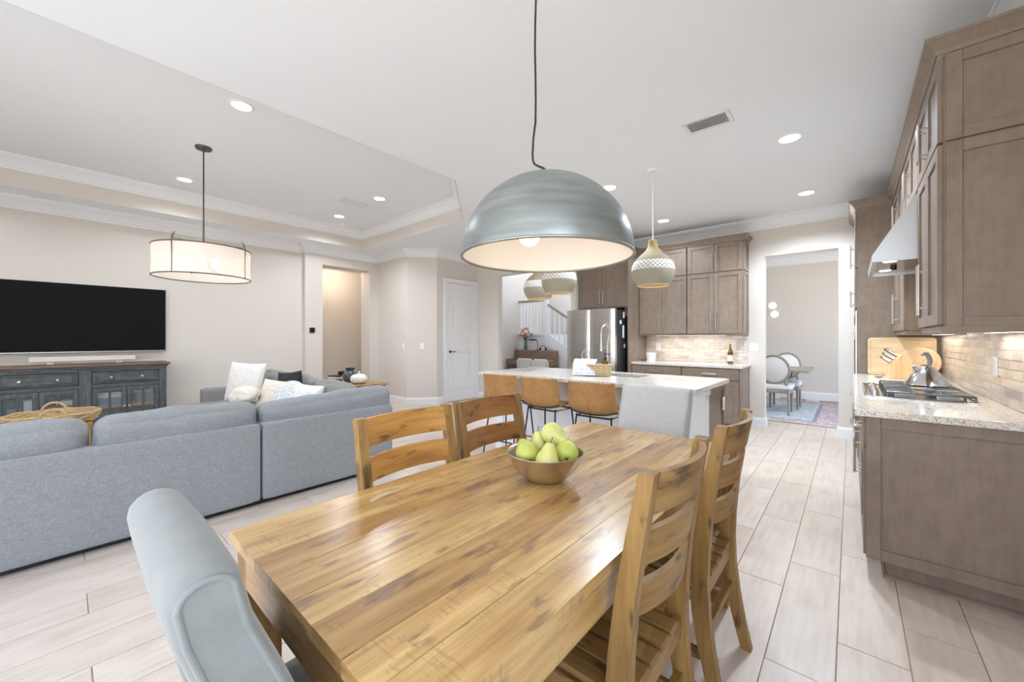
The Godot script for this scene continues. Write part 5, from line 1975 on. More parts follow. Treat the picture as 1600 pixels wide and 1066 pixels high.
# local frame: the sitter looks towards -z, the back stands at +z
func ladder_chair(m: String, at: Vector3, turn: float, label: String, group: String) -> Node3D:
	var o := thing("dining_chair", label, "chair", at, turn, group)
	var hw := 0.222
	# rear post: side profile (z, y)
	var ctr := [Vector2(0.215, 0.0), Vector2(0.19, 0.10), Vector2(0.165, 0.22), Vector2(0.148, 0.34), Vector2(0.142, 0.45), Vector2(0.148, 0.56), Vector2(0.163, 0.70), Vector2(0.187, 0.85), Vector2(0.215, 1.0)]
	var wid := [0.019, 0.021, 0.025, 0.028, 0.029, 0.027, 0.024, 0.021, 0.018]
	var zc := func(y: float) -> float:
		for k in ctr.size() - 1:
			if y <= ctr[k + 1].y:
				return lerpf(ctr[k].x, ctr[k + 1].x, (y - ctr[k].y) / (ctr[k + 1].y - ctr[k].y))
		return ctr[-1].x
	var poly := PackedVector2Array()
	for k in ctr.size():
		poly.append(ctr[k] + Vector2(wid[k], 0))
	for k in range(ctr.size() - 1, -1, -1):
		poly.append(ctr[k] - Vector2(wid[k], 0))
	for s in [-1.0, 1.0]:
		var b := mb(1)
		b.prism(poly, s * hw, s * (hw - 0.036), 0, true)
		part(o, "rear_post", b, M["chair_wood_shaded" if m != "chair_wood_brown" else "chair_wood_grey"])
	# three curved slats
	for q in [[0.893, 0.995, 0.018], [0.768, 0.855, 0.018], [0.640, 0.722, 0.018]]:
		var b := mb(0)
		b.off = Vector2(rng.randf() * 3.0, rng.randf() * 3.0)
		var n := 12
		var sec := func(k: int) -> Array:
			var x: float = lerpf(-hw + 0.03, hw - 0.03, k / float(n))
			var bow: float = 0.042 * (1.0 - pow(x / (hw - 0.03), 2))
			var r := []
			for e in [[q[0], -1.0], [q[1], -1.0], [q[1], 1.0], [q[0], 1.0]]:
				r.append(Vector3(x, e[0], zc.call(e[0]) + bow + e[1] * q[2] * 0.5))
			return r
		for k in n:
			var A: Array = sec.call(k)
			var B: Array = sec.call(k + 1)
			b.quad(A[0], B[0], B[1], A[1], Vector3.FORWARD)
			b.quad(A[3], B[3], B[2], A[2], Vector3.BACK)
			b.quad(A[1], B[1], B[2], A[2], Vector3.UP)
			b.quad(A[0], B[0], B[3], A[3], Vector3.DOWN)
		var e0: Array = sec.call(0)
		var e1: Array = sec.call(n)
		b.quad(e0[0], e0[1], e0[2], e0[3], Vector3.LEFT)
		b.quad(e1[0], e1[1], e1[2], e1[3], Vector3.RIGHT)
		part(o, "back_slat", b, M[m])
	# seat boards front to back
	for k in 6:
		var w := (hw * 2 - 0.01) / 6.0
		var b := mb(2)
		var xa := -hw + 0.005 + k * w
		var back := 0.165 if k > 0 and k < 5 else 0.115
		b.box(Vector3(xa + 0.005, 0.437, -0.255), Vector3(xa + w - 0.005, 0.457, back), 0.003)
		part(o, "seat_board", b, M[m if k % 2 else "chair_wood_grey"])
	for s in [-1.0, 1.0]:
		var b := mb(1)
		b.box(Vector3(s * hw - (0.042 if s > 0 else 0.0), 0, -0.255), Vector3(s * hw + (0.042 if s < 0 else 0.0), 0.437, -0.21), 0.004)
		part(o, "front_leg", b, M[m])
		b = mb(2)
		b.box(Vector3(s * (hw - 0.008) - 0.011, 0.375, -0.21), Vector3(s * (hw - 0.008) + 0.011 - (0.006 if s > 0 else -0.006), 0.437, 0.125), 0.002)
		part(o, "side_rail", b, M[m])
		b = mb(2)
		b.box(Vector3(s * (hw - 0.02) - 0.01, 0.17, -0.215), Vector3(s * (hw - 0.02) + 0.01, 0.205, 0.155), 0.002)
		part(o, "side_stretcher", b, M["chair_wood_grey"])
	for q in [[0.375, 0.437, -0.25, -0.228], [0.375, 0.437, 0.135, 0.16], [0.24, 0.27, 0.14, 0.165]]:
		var b := mb(0)
		b.box(Vector3(-hw + 0.036, q[0], q[2]), Vector3(hw - 0.036, q[1], q[3]), 0.002)
		part(o, "cross_rail", b, M[m])
	return o

# upholstered head chair; the sitter looks towards -z; back leans to +z
func parsons_chair(m: String, pm: String, at: Vector3, turn: float, label: String, tie: bool, hw := 0.222) -> void:
	var o := thing("head_chair", label, "chair", at, turn, "upholstered head chairs")
	# side outline of the back in (z, y)
	var front := [Vector2(0.075, 0.42), Vector2(0.10, 0.52), Vector2(0.145, 0.66), Vector2(0.197, 0.80), Vector2(0.238, 0.90), Vector2(0.250, 0.95)]
	var rear := [Vector2(0.338, 0.95), Vector2(0.328, 0.90), Vector2(0.296, 0.80), Vector2(0.250, 0.66), Vector2(0.215, 0.52), Vector2(0.20, 0.40), Vector2(0.195, 0.34)]
	var outline := []
	for p in front:
		outline.append(p)
	for k in range(1, 8):
		var a := PI - PI * k / 8.0
		outline.append(Vector2(0.294 + 0.044 * cos(a), 0.953 + 0.040 * sin(a)))
	for p in rear:
		outline.append(p)
	var ctr := Vector2(0.24, 0.72)
	# skin across the width, edges rounded over, then side panels inside a piped seam
	var b := mb()
	var n := 16
	var grid := []
	for k in n + 1:
		var u := -1.0 + 2.0 * k / n
		u = signf(u) * (1.0 - pow(1.0 - absf(u), 1.6))
		var edge := clampf((absf(u) * hw - (hw - 0.022)) / 0.022, 0.0, 1.0)
		var shrink := 0.014 * (1.0 - sqrt(1.0 - edge * edge))
		var row := []
		for i in outline.size():
			var p: Vector2 = outline[i]
			var nx: Vector2 = outline[mini(i + 1, outline.size() - 1)] - outline[maxi(i - 1, 0)]
			var nn := Vector2(-nx.y, nx.x).normalized()
			if nn.dot(p - ctr) < 0:
				nn = -nn
			var puff := 0.004 * (1.0 - u * u)
			var q := p + nn * (puff - shrink)
			row.append(Vector3(u * hw, q.y, q.x))
		grid.append(row)
	b.surf(grid, false, false, 1, 1, Vector3(0, ctr.y, ctr.x))
	var back := part(o, "backrest", b, M[m])
	for s in [-1.0, 1.0]:
		var inset := PackedVector2Array()
		var ring := []
		for i in outline.size():
			var p: Vector2 = outline[i]
			var nx: Vector2 = outline[mini(i + 1, outline.size() - 1)] - outline[maxi(i - 1, 0)]
			var nn := Vector2(-nx.y, nx.x).normalized()
			if nn.dot(p - ctr) < 0:
				nn = -nn
			inset.append(p - nn * 0.010)
			ring.append(Vector3(s * hw * 1.004, (p - nn * 0.012).y, (p - nn * 0.012).x))
		b = mb()
		b.prism(inset, s * (hw - 0.01), s * (hw + 0.001), 0)
		part(back, "side_panel", b, M[m])
		b = mb()
		b.tube(ring, 0.0046, 8)
		part(back, "piping", b, M[m] if tie else M[pm])
	# seat cushion and skirted frame
	b = mb()
	b.soft(Vector3(0, 0.43, -0.035), Vector3(hw + 0.01, 0.055, 0.215), 0.035, Vector3(0.0, 0.015, 0.0), 0.0, 3, 10)
	part(o, "seat_cushion", b, M[m])
	b = mb()
	b.soft(Vector3(0, 0.345, -0.03), Vector3(hw + 0.004, 0.045, 0.21), 0.018, Vector3.ZERO, 0.0, 4, 8)
	part(o, "seat_frame", b, M[m])
	for sx in [-1.0, 1.0]:
		for sz in [-1.0, 1.0]:
			b = mb(1)
			var c := Vector3(sx * 0.2, 0, -0.215 if sz < 0 else 0.155)
			b.box(c + Vector3(-0.02, 0, -0.02), c + Vector3(0.02, 0.33, 0.02), 0.003)
			part(o, "leg", b, M["chair_wood_shaded"])
	if tie:
		# pleat flap with ring on the rear of the back
		b = mb()
		b.xf = Transform3D(Basis(Vector3.RIGHT, 0.30), Vector3(-0.05, 0.60, 0.243))
		b.soft(Vector3.ZERO, Vector3(0.168, 0.15, 0.006), 0.005, Vector3.ZERO, 0.0, 9, 8)
		part(o, "rear_flap", b, M[m])
		b = mb()
		var ring := []
		for k in 16:
			ring.append(Vector3(-0.225 + 0.016 * cos(TAU * k / 16), 0.70 + 0.016 * sin(TAU * k / 16), 0.275))
		b.tube(ring, 0.005, 8, true)
		part(o, "tie_ring", b, M[m])

# ---------------------------------------------------------------- living room
func pillow(called: String, label: String, at: Vector3, w: float, h: float, t: float, turn: Vector3, m: String, seed: int) -> void:
	var b := mb()
	var fn := FastNoiseLite.new()
	fn.seed = seed
	fn.frequency = 2.2
	var n := 22
	for side in [1.0, -1.0]:
		var g := []
		for i in n + 1:
			var row := []
			for j in n + 1:
				var u := -1.0 + 2.0 * i / n
				var v := -1.0 + 2.0 * j / n
				var ex := 1.0 - 0.07 * (1.0 - v * v) * u * u
				var ey := 1.0 - 0.07 * (1.0 - u * u) * v * v
				var th := t * pow(maxf((1.0 - u * u) * (1.0 - v * v), 0.0), 0.42)
				th *= 1.0 + 0.22 * fn.get_noise_2d(u * 2.0 + side * 5.0, v * 2.0)
				row.append(Vector3(u * w * 0.5 * ex, h * 0.5 + v * h * 0.5 * ey, side * (th + 0.002)))
			g.append(row)
		b.surf(g, false, false, 1, 1, Vector3(0, h * 0.5, -side * 0.5))
	var o := solo(called, b, M[m], label, "pillow")
	o.transform = Transform3D(Basis.from_euler(turn), at)

func build_living() -> void:
	sofa()
	pillow("throw_pillow", "large square white pillow standing on the chaise", Vector3(-5.88, 0.49, -1.50), 0.50, 0.50, 0.085, Vector3(-0.22, 0.62, -0.04), "white_cotton", 3)
	pillow("throw_pillow", "cream pillow lying low beside the white pillow", Vector3(-4.93, 0.49, -1.55), 0.50, 0.34, 0.07, Vector3(-0.35, 0.45, -0.05), "cream_cloth", 4)
	pillow("throw_pillow", "black pillow tucked behind the speckled round pillow", Vector3(-4.90, 0.57, -1.73), 0.46, 0.34, 0.05, Vector3(-0.03, 0.2, 0.10), "black_cloth", 5)
	var b := mb()
	var pr := []
	for k in 17:
		var a := PI * k / 16
		pr.append(Vector2(0.19 * pow(sin(a), 0.7), -0.07 * cos(a)))
	b.lathe(pr, 36)
	var o := solo("round_pillow", b, M["speckled_cloth"], "round white pillow with grey speckles on the sofa", "pillow")
	o.transform = Transform3D(Basis.from_euler(Vector3(1.2, 0.6, 0)), Vector3(-4.56, 0.655, -1.60))
	pillow("throw_pillow", "small plain white pillow beside the speckled round pillow", Vector3(-4.26, 0.51, -1.64), 0.34, 0.31, 0.07, Vector3(-0.15, 0.55, -0.08), "white_plush", 7)
	# knitted throw between the pillows
	var g := []
	b = mb()
	b.xf = Transform3D(Basis.from_euler(Vector3(0.25, 0.3, 0.14)), Vector3(-5.16, 0.64, -1.36))
	b.soft(Vector3.ZERO, Vector3(0.17, 0.06, 0.09), 0.05, Vector3(0, 0.03, 0.02), 0.09, 12, 18)
	solo("knitted_throw", b, M["cream_cloth"], "cream throw blanket crumpled over the sofa pillows", "blanket")
	television()
	console()
	# sofa table behind the far sofa wing
	var st := wthing("sofa_table", "oak side table behind the far sofa wing", "table", Vector3(-6.0, 0, -3.03))
	b = mb(0)
	b.box(Vector3(-6.62, 0.57, -3.33), Vector3(-5.42, 0.60, -2.73), 0.006)
	part(st, "top", b, M["oak_side"])
	b = mb(0)
	b.box(Vector3(-6.57, 0.48, -3.29), Vector3(-5.47, 0.57, -2.77), 0.004)
	part(st, "apron", b, M["oak_side"])
	for x in [-6.57, -5.53]:
		for z in [-3.29, -2.83]:
			b = mb(1)
			b.box(Vector3(x - 0.003, 0, z - 0.003), Vector3(x + 0.063, 0.571, z + 0.063), 0.004)
			part(st, "leg", b, M["grey_wood"])
	b = mb(0)
	b.box(Vector3(-6.52, 0.14, -3.24), Vector3(-5.52, 0.16, -2.82), 0.004)
	part(st, "shelf", b, M["oak_side"])
	var bk := [[0.0, 0.62, 0.034, "book_brown", "thick dark brown book at the bottom of the side table stack"], [0.035, 0.56, 0.026, "paper", "pale book in the middle of the side table stack"], [0.062, 0.5, 0.022, "book_brown", "thin dark brown book on top of the side table stack"]]
	for q in bk:
		var bo := thing("book", q[4], "book", Vector3(-6.38, 0.6003 + q[0], -3.0), 0.25 + q[0], "books on the sofa table")
		b = mb()
		b.box(Vector3(-0.15 * q[1] * 2, 0, -0.11), Vector3(0.15 * q[1] * 2, 0.003, 0.11))
		b.box(Vector3(-0.15 * q[1] * 2, q[2] - 0.003, -0.11), Vector3(0.15 * q[1] * 2, q[2], 0.11))
		b.box(Vector3(-0.15 * q[1] * 2, 0, 0.107), Vector3(0.15 * q[1] * 2, q[2], 0.11))
		part(bo, "cover", b, M[q[3]])
		b = mb()
		b.box(Vector3(-0.145 * q[1] * 2, 0.003, -0.107), Vector3(0.145 * q[1] * 2, q[2] - 0.003, 0.107))
		part(bo, "pages", b, M["paper"])
	b = mb()
	b.lathe([Vector2(0, 0), Vector2(0.05, 0), Vector2(0.075, 0.012), Vector2(0.08, 0.05), Vector2(0.084, 0.062), Vector2(0.078, 0.062), Vector2(0.07, 0.016), Vector2(0, 0.01)], 28)
	solo("dark_bowl", b, M["black_plastic"], "small black bowl on the book stack", "bowl", "", Vector3(-6.32, 0.6845, -3.03))
	var va := thing("grey_vase", "bulbous dark grey glazed vase on the sofa table", "vase", Vector3(-5.98, 0.6003, -2.98))
	b = mb()
	b.lathe([Vector2(0, 0), Vector2(0.06, 0), Vector2(0.085, 0.02), Vector2(0.11, 0.07), Vector2(0.112, 0.11), Vector2(0.09, 0.155), Vector2(0.06, 0.178), Vector2(0.052, 0.19), Vector2(0.056, 0.2)], 36)
	part(va, "body", b, M["dark_ceramic"])
	b = mb()
	b.lathe([Vector2(0.056, 0.198), Vector2(0.07, 0.205), Vector2(0.072, 0.22), Vector2(0.062, 0.226), Vector2(0.045, 0.215), Vector2(0.04, 0.18)], 32)
	part(va, "lip", b, M["black_plastic"])
	# white pumpkin
	var pk := thing("white_pumpkin", "ribbed white ceramic pumpkin on the sofa table", "pumpkin", Vector3(-5.68, 0.6003, -2.97))
	b = mb()
	g = []
	for i in 48:
		var row := []
		var a := TAU * i / 48
		var rib := 1.0 - 0.10 * pow(absf(cos(a * 4.0)), 6.0)
		for j in 17:
			var p := PI * j / 16
			row.append(Vector3(cos(a) * 0.125 * pow(sin(p), 0.75) * rib, 0.085 - 0.085 * cos(p) * (1.0 - 0.12 * absf(cos(p))) - 0.012, sin(a) * 0.125 * pow(sin(p), 0.75) * rib))
		g.append(row)
	b.surf(g, true, false, 1, 1, Vector3(0, 0.08, 0))
	part(pk, "body", b, M["white_ceramic"])
	b = mb()
	b.tube([Vector3(0, 0.14, 0), Vector3(0.004, 0.165, 0), Vector3(0.018, 0.185, 0.004)], [0.017, 0.012, 0.010], 8)
	part(pk, "stalk", b, M["white_ceramic"])
	# coffee table hidden by the sofa carries the willow basket
	var ct := wthing("coffee_table", "low wooden coffee table under the willow basket", "table", Vector3(-6.0, 0, 0.05))
	b = mb(2)
	b.box(Vector3(-6.42, 0.40, -0.20), Vector3(-5.78, 0.44, 0.34), 0.006)
	part(ct, "top", b, M["oak_side"])
	for x in [-6.41, -5.85]:
		for z in [-0.19, 0.27]:
			b = mb(1)
			b.box(Vector3(x, 0, z), Vector3(x + 0.06, 0.40, z + 0.06), 0.004)
			part(ct, "leg", b, M["oak_side"])
	var wb := thing("willow_basket", "round honey-coloured willow tray basket with loop handle", "basket", Vector3(-6.1, 0.4402, 0.06))
	for k in 5:
		b = mb()
		var ring := []
		for j in 56:
			var a := TAU * j / 56
			ring.append(Vector3(cos(a) * (0.29 + 0.006 * k + 0.007 * sin(a * 11 + k * 1.9)), 0.018 + k * 0.019 + 0.004 * sin(a * 7 + k), sin(a) * (0.30 + 0.006 * k + 0.007 * sin(a * 11 + k * 1.9))))
		b.tube(ring, 0.0125, 6, true)
		part(wb, "woven_strand", b, M["pale_wicker"])
	b = mb()
	b.lathe([Vector2(0, 0.004), Vector2(0.285, 0.004), Vector2(0.285, 0.012), Vector2(0, 0.012)], 32)
	part(wb, "bottom", b, M["wicker"])
	for s in [-1.0, 1.0]:
		b = mb()
		var loop := []
		for k in 13:
			var a := PI * k / 12
			loop.append(Vector3(s * 0.305, 0.085 + 0.085 * sin(a), 0.085 * cos(a)))
		b.tube(loop, 0.011, 8)
		part(wb, "handle", b, M["pale_wicker"])
	thermostat_and_switches()

func sofa() -> void:
	var o := wthing("sectional_sofa", "large heather grey fabric sectional sofa seen from behind", "sofa", Vector3(-4.6, 0, -1.0))
	var F: Material = M["sofa_fabric"]
	var b := mb()
	# plinth
	b.box(Vector3(-4.42, 0.0, -3.0 + 0.9), Vector3(-3.50, 0.045, 1.45))
	part(o, "plinth", b, M["black_plastic"])
	# back panels along x = -3.44
	for z in [[-2.155, -1.018], [-1.006, 0.36], [0.372, 1.5]]:
		b = mb()
		b.soft(Vector3(-3.53, 0.335, (z[0] + z[1]) / 2), Vector3(0.092, 0.298, (z[1] - z[0]) / 2), 0.022, Vector3.ZERO, 0.0, 2, 10)
		part(o, "back_panel", b, F)
	# seat bases
	for z in [[-2.15, -1.018], [-1.006, 0.36], [0.372, 1.49]]:
		b = mb()
		b.soft(Vector3(-4.03, 0.19, (z[0] + z[1]) / 2), Vector3(0.415, 0.14, (z[1] - z[0]) / 2), 0.02, Vector3.ZERO, 0.0, 3, 8)
		part(o, "seat_base", b, F)
		b = mb()
		b.soft(Vector3(-4.05, 0.395, (z[0] + z[1]) / 2), Vector3(0.41, 0.075, (z[1] - z[0]) / 2 - 0.004), 0.045, Vector3(0, 0.02, 0), 0.006, 4, 10)
		part(o, "seat_cushion", b, F)
	# loose back cushions lean over the back panels
	for z in [[-2.21, -1.03, 21, 0.12], [-1.02, -0.12, 22, 0.0], [-0.11, 0.70, 23, 0.0], [0.71, 1.45, 24, 0.0]]:
		b = mb()
		var h := 0.215
		var len: float = (z[1] - z[0]) / 2
		b.xf = Transform3D(Basis(Vector3(0, 0, 1), -0.20), Vector3(-3.64, 0.575, (z[0] + z[1]) / 2)) * Transform3D(Basis(Vector3.RIGHT, z[3] * 0.4), Vector3.ZERO)
		b.soft(Vector3.ZERO, Vector3(0.10, h, len), 0.075, Vector3(0.05, 0.02, 0.0), 0.028, z[2], 16)
		part(o, "back_cushion", b, F)
	# far wing along z = -2.1, running towards the television wall
	b = mb()
	b.soft(Vector3(-5.03, 0.335, -2.065), Vector3(1.42, 0.27, 0.09), 0.022, Vector3.ZERO, 0.0, 5, 10)
	part(o, "wing_back", b, F)
	for x in [[-5.45, -4.46, -1.15], [-6.45, -5.46, -0.94]]:
		var zc: float = (-1.97 + x[2]) / 2
		var zh: float = (x[2] + 1.97) / 2
		b = mb()
		b.soft(Vector3((x[0] + x[1]) / 2, 0.19, zc), Vector3((x[1] - x[0]) / 2, 0.14, zh), 0.02, Vector3.ZERO, 0.0, 6, 8)
		part(o, "seat_base", b, F)
		b = mb()
		b.soft(Vector3((x[0] + x[1]) / 2, 0.39, zc + 0.01), Vector3((x[1] - x[0]) / 2 - 0.004, 0.065, zh), 0.05, Vector3(0, 0.015, 0), 0.006, 7, 10)
		part(o, "seat_cushion", b, M["sofa_taupe"])
	for x in [[-6.42, -5.50, 31, 0.235], [-5.46, -4.62, 32, 0.225], [-4.56, -3.78, 33, 0.22]]:
		b = mb()
		b.xf = Transform3D(Basis(Vector3.RIGHT, -0.16), Vector3((x[0] + x[1]) / 2, 0.60, -1.90))
		b.soft(Vector3.ZERO, Vector3((x[1] - x[0]) / 2, x[3], 0.085), 0.07, Vector3(0, 0.03, 0.04), 0.035, x[2], 14)
		part(o, "back_cushion", b, M["sofa_taupe"])
	b = mb()
	b.soft(Vector3(-6.545, 0.335, -1.68), Vector3(0.088, 0.285, 0.47), 0.03, Vector3.ZERO, 0.0, 10, 10)
	part(o, "arm", b, M["sofa_taupe"])

func television() -> void:
	var tv := wthing("television", "large black flat television mounted on the left wall", "television", Vector3(-7.6, 1.105, -0.2))
	var b := mb()
	b.box(Vector3(-7.655, 1.105, -1.0), Vector3(-7.612, 2.005, 0.60), 0.004)
	part(tv, "housing", b, M["bezel"])
	b = mb()
	b.box(Vector3(-7.614, 1.122, -0.992), Vector3(-7.6105, 1.999, 0.592))
	part(tv, "display_panel", b, M["screen"])
	b = mb()
	b.box(Vector3(-7.668, 1.4, -0.4), Vector3(-7.655, 1.7, 0.0))
	part(tv, "wall_bracket", b, M["black_metal"])
	b = mb()
	b.box(Vector3(-7.54, 1.0, -0.66), Vector3(-7.44, 1.062, 0.27), 0.008)
	var sb := wthing("soundbar", "slim ivory soundbar under the television", "soundbar", Vector3(-7.49, 0.967, -0.2))
	part(sb, "body", b, M["ivory_plastic"])
	for z in [-0.5, 0.1]:
		b = mb()
		b.box(Vector3(-7.52, 0.967, z - 0.03), Vector3(-7.46, 1.002, z + 0.03), 0.003)
		part(sb, "foot", b, M["ivory_plastic"])

func console() -> void:
	var xf_ := -7.2
	var xb := -7.66
	var o := wthing("media_console", "weathered charcoal media console with glass doors under the television", "console", Vector3(-7.43, 0, -0.2))
	var cw: Material = M["console_wood"]
	var b := mb(2)
	b.box(Vector3(xb, 0.935, -0.99), Vector3(xf_ + 0.03, 0.966, 0.62), 0.006)
	part(o, "top", b, M["console_top"])
	b = mb(2)
	b.box(Vector3(xb, 0.905, -0.965), Vector3(xf_ + 0.012, 0.935, 0.595), 0.006)
	part(o, "cornice", b, cw)
	# carcass: ends, middle, back, bottom, shelf
	for z in [[-0.95, -0.925], [-0.195, -0.17], [0.56, 0.58]]:
		b = mb(1)
		b.box(Vector3(xb, 0.0, z[0]), Vector3(xf_ - 0.02, 0.905, z[1]))
		part(o, "side_panel", b, cw)
	b = mb(2)
	b.box(Vector3(xb, 0.08, -0.93), Vector3(xb + 0.012, 0.905, 0.57))
	part(o, "back_panel", b, cw)
	for y in [[0.08, 0.105], [0.36, 0.378], [0.66, 0.70]]:
		b = mb(2)
		b.box(Vector3(xb, y[0], -0.93), Vector3(xf_ - 0.024, y[1], 0.57))
		part(o, "shelf", b, cw)
	# face frame
	for z in [[-0.95, -0.87], [-0.24, -0.13], [0.50, 0.58]]:
		b = mb(1)
		b.box(Vector3(xf_ - 0.022, 0.0, z[0]), Vector3(xf_, 0.905, z[1]), 0.003)
		part(o, "stile", b, cw)
	for z in [[-0.87, -0.24], [-0.13, 0.50]]:
		for y in [[0.875, 0.905], [0.665, 0.71], [0.0, 0.11]]:
			b = mb(2)
			b.box(Vector3(xf_ - 0.022, y[0], z[0]), Vector3(xf_, y[1], z[1]), 0.002)
			part(o, "rail", b, cw)
		# drawer with raised border and two knobs
		b = mb(2)
		b.box(Vector3(xf_ - 0.03, 0.715, z[0] + 0.005), Vector3(xf_ - 0.006, 0.87, z[1] - 0.005))
		b.box(Vector3(xf_ - 0.01, 0.745, z[0] + 0.05), Vector3(xf_ + 0.012, 0.838, z[1] - 0.05), 0.005)
		var dr := part(o, "drawer", b, cw)
		b = mb(2)
		b.moulding([Vector2(xf_, z[0] + 0.02), Vector2(xf_, z[1] - 0.02)], [Vector2(0, 0.855), Vector2(0.012, 0.855), Vector2(0.012, 0.868), Vector2(0, 0.868)], 0.0, -1.0)
		b.moulding([Vector2(xf_, z[0] + 0.02), Vector2(xf_, z[1] - 0.02)], [Vector2(0, 0.716), Vector2(0.012, 0.716), Vector2(0.012, 0.728), Vector2(0, 0.728)], 0.0, -1.0)
		part(dr, "border", b, cw)
		for k in [0.27, 0.73]:
			b = mb()
			b.xf = Transform3D(Basis(Vector3(0, 0, 1), -PI / 2), Vector3(xf_ + 0.012, 0.79, lerpf(z[0], z[1], k)))
			b.lathe([Vector2(0.006, 0), Vector2(0.006, 0.012), Vector2(0.015, 0.016), Vector2(0.016, 0.024), Vector2(0.01, 0.03), Vector2(0, 0.031)], 14)
			part(dr, "knob", b, M["nickel"])
		# two glazed doors, each with four lights
		var m: float = (z[0] + z[1]) / 2
		for d in [[z[0] + 0.003, m - 0.002, 1.0], [m + 0.002, z[1] - 0.003, -1.0]]:
			b = mb(1)
			var y0 := 0.115
			var y1 := 0.66
			for q in [[d[0], d[0] + 0.048, y0, y1], [d[1] - 0.048, d[1], y0, y1]]:
				b.box(Vector3(xf_ - 0.02, q[2], q[0]), Vector3(xf_, q[3], q[1]), 0.002)
			for q in [[y0, y0 + 0.05], [y1 - 0.05, y1], [0.375, 0.395]]:
				b.box(Vector3(xf_ - 0.02, q[0], d[0] + 0.048), Vector3(xf_, q[1], d[1] - 0.048), 0.002)
			var dm: float = (d[0] + d[1]) / 2
			b.box(Vector3(xf_ - 0.018, y0 + 0.05, dm - 0.011), Vector3(xf_ - 0.002, y1 - 0.05, dm + 0.011), 0.002)
			var door := part(o, "door", b, cw)
			for q in [[y0 + 0.05, 0.375, d[0] + 0.048, dm - 0.011], [y0 + 0.05, 0.375, dm + 0.011, d[1] - 0.048], [0.395, y1 - 0.05, d[0] + 0.048, dm - 0.011], [0.395, y1 - 0.05, dm + 0.011, d[1] - 0.048]]:
				b = mb()
				b.box(Vector3(xf_ - 0.014, q[0], q[2]), Vector3(xf_ - 0.010, q[1], q[3]))
				part(door, "pane", b, M["dark_glass"])
			b = mb()
			var kz: float = d[1] - 0.022 if d[2] > 0 else d[0] + 0.022
			b.xf = Transform3D(Basis(Vector3(0, 0, 1), -PI / 2), Vector3(xf_, 0.41, kz))
			b.lathe([Vector2(0.005, 0), Vector2(0.005, 0.01), Vector2(0.013, 0.014), Vector2(0.013, 0.022), Vector2(0, 0.026)], 14)
			part(door, "knob", b, M["nickel"])
	# what stands behind the glass: [z0, z1, y0, h, material, label, category]
	var stuff := [
		[-0.53, -0.27, 0.378, 0.05, "yellow", "flat yellow game box at the bottom of the right bay stack", "box"],
		[-0.54, -0.26, 0.4285, 0.09, "blue", "pale blue game box in the right bay of the console", "box"],
		[-0.52, -0.28, 0.519, 0.075, "paper", "white game box near the top of the right bay stack", "box"],
		[-0.84, -0.60, 0.378, 0.045, "yellow", "flat yellow box at the far right behind console glass", "box"],
		[-0.83, -0.66, 0.4235, 0.13, "grey_board", "grey box on the yellow one behind console glass", "box"],
		[-0.82, -0.62, 0.554, 0.06, "pink", "pinkish flat box topmost at the far right of the console", "box"],
		[-0.52, -0.28, 0.105, 0.16, "blue", "blue box on the lower shelf behind the right bay doors", "box"],
		[-0.82, -0.62, 0.105, 0.17, "pink", "pink box on the lower shelf at the far right", "box"],
		[-0.10, 0.16, 0.378, 0.09, "red", "red tin on the middle shelf of the left console bay", "box"],
		[-0.09, 0.05, 0.4685, 0.06, "paper", "white carton on the red tin in the left console bay", "box"],
		[0.20, 0.30, 0.378, 0.19, "paper", "tall white carton in the left console bay", "box"],
		[0.33, 0.42, 0.378, 0.10, "grey_board", "small grey box in the left console bay", "box"],
		[0.40, 0.50, 0.1055, 0.20, "board_wood", "tan box on the lower shelf at the left", "box"],
	]
	for s in stuff:
		b = mb()
		b.box(Vector3(-7.55, s[2] + 0.0003, s[0]), Vector3(-7.30, s[2] + s[3], s[1]), 0.003)
		solo("game_box", b, M[s[4]], s[5], s[6], "boxes inside the media console")

func thermostat_and_switches() -> void:
	var t := wthing("thermostat", "small black square thermostat on the wall by the corridor opening", "thermostat", Vector3(-7.57, 1.395, -3.04))
	var b := mb()
	b.box(Vector3(-7.57, 1.395, -3.09), Vector3(-7.55, 1.49, -2.995), 0.009)
	part(t, "case", b, M["black_plastic"])
	b = mb()
	b.box(Vector3(-7.551, 1.418, -3.067), Vector3(-7.5492, 1.467, -3.018))
	part(t, "display", b, M["screen"])
	plate("light_switch", "white light switch on the greige wall left of the slanted corner", "switch", 2, -4.38, 1.0, -6.62, 1.14, 0.075, "switch")
	# on the slanted wall
	var o := thing("light_switch", "white light switch on the slanted wall beside the door", "switch", Vector3(-6.31, 1.08, -4.59), 0.0)
	var d := Vector3(0.742, 0, 0.671)
	o.basis = Basis(Vector3.UP, atan2(d.x, d.z))
	b = mb()
	b.box(Vector3(-0.037, 0, 0), Vector3(0.037, 0.12, 0.006), 0.003)
	part(o, "plate", b, M["white_plastic"])
	b = mb()
	b.box(Vector3(-0.016, 0.027, 0.006), Vector3(0.016, 0.093, 0.010), 0.002)
	part(o, "rocker", b, M["white_plastic"])

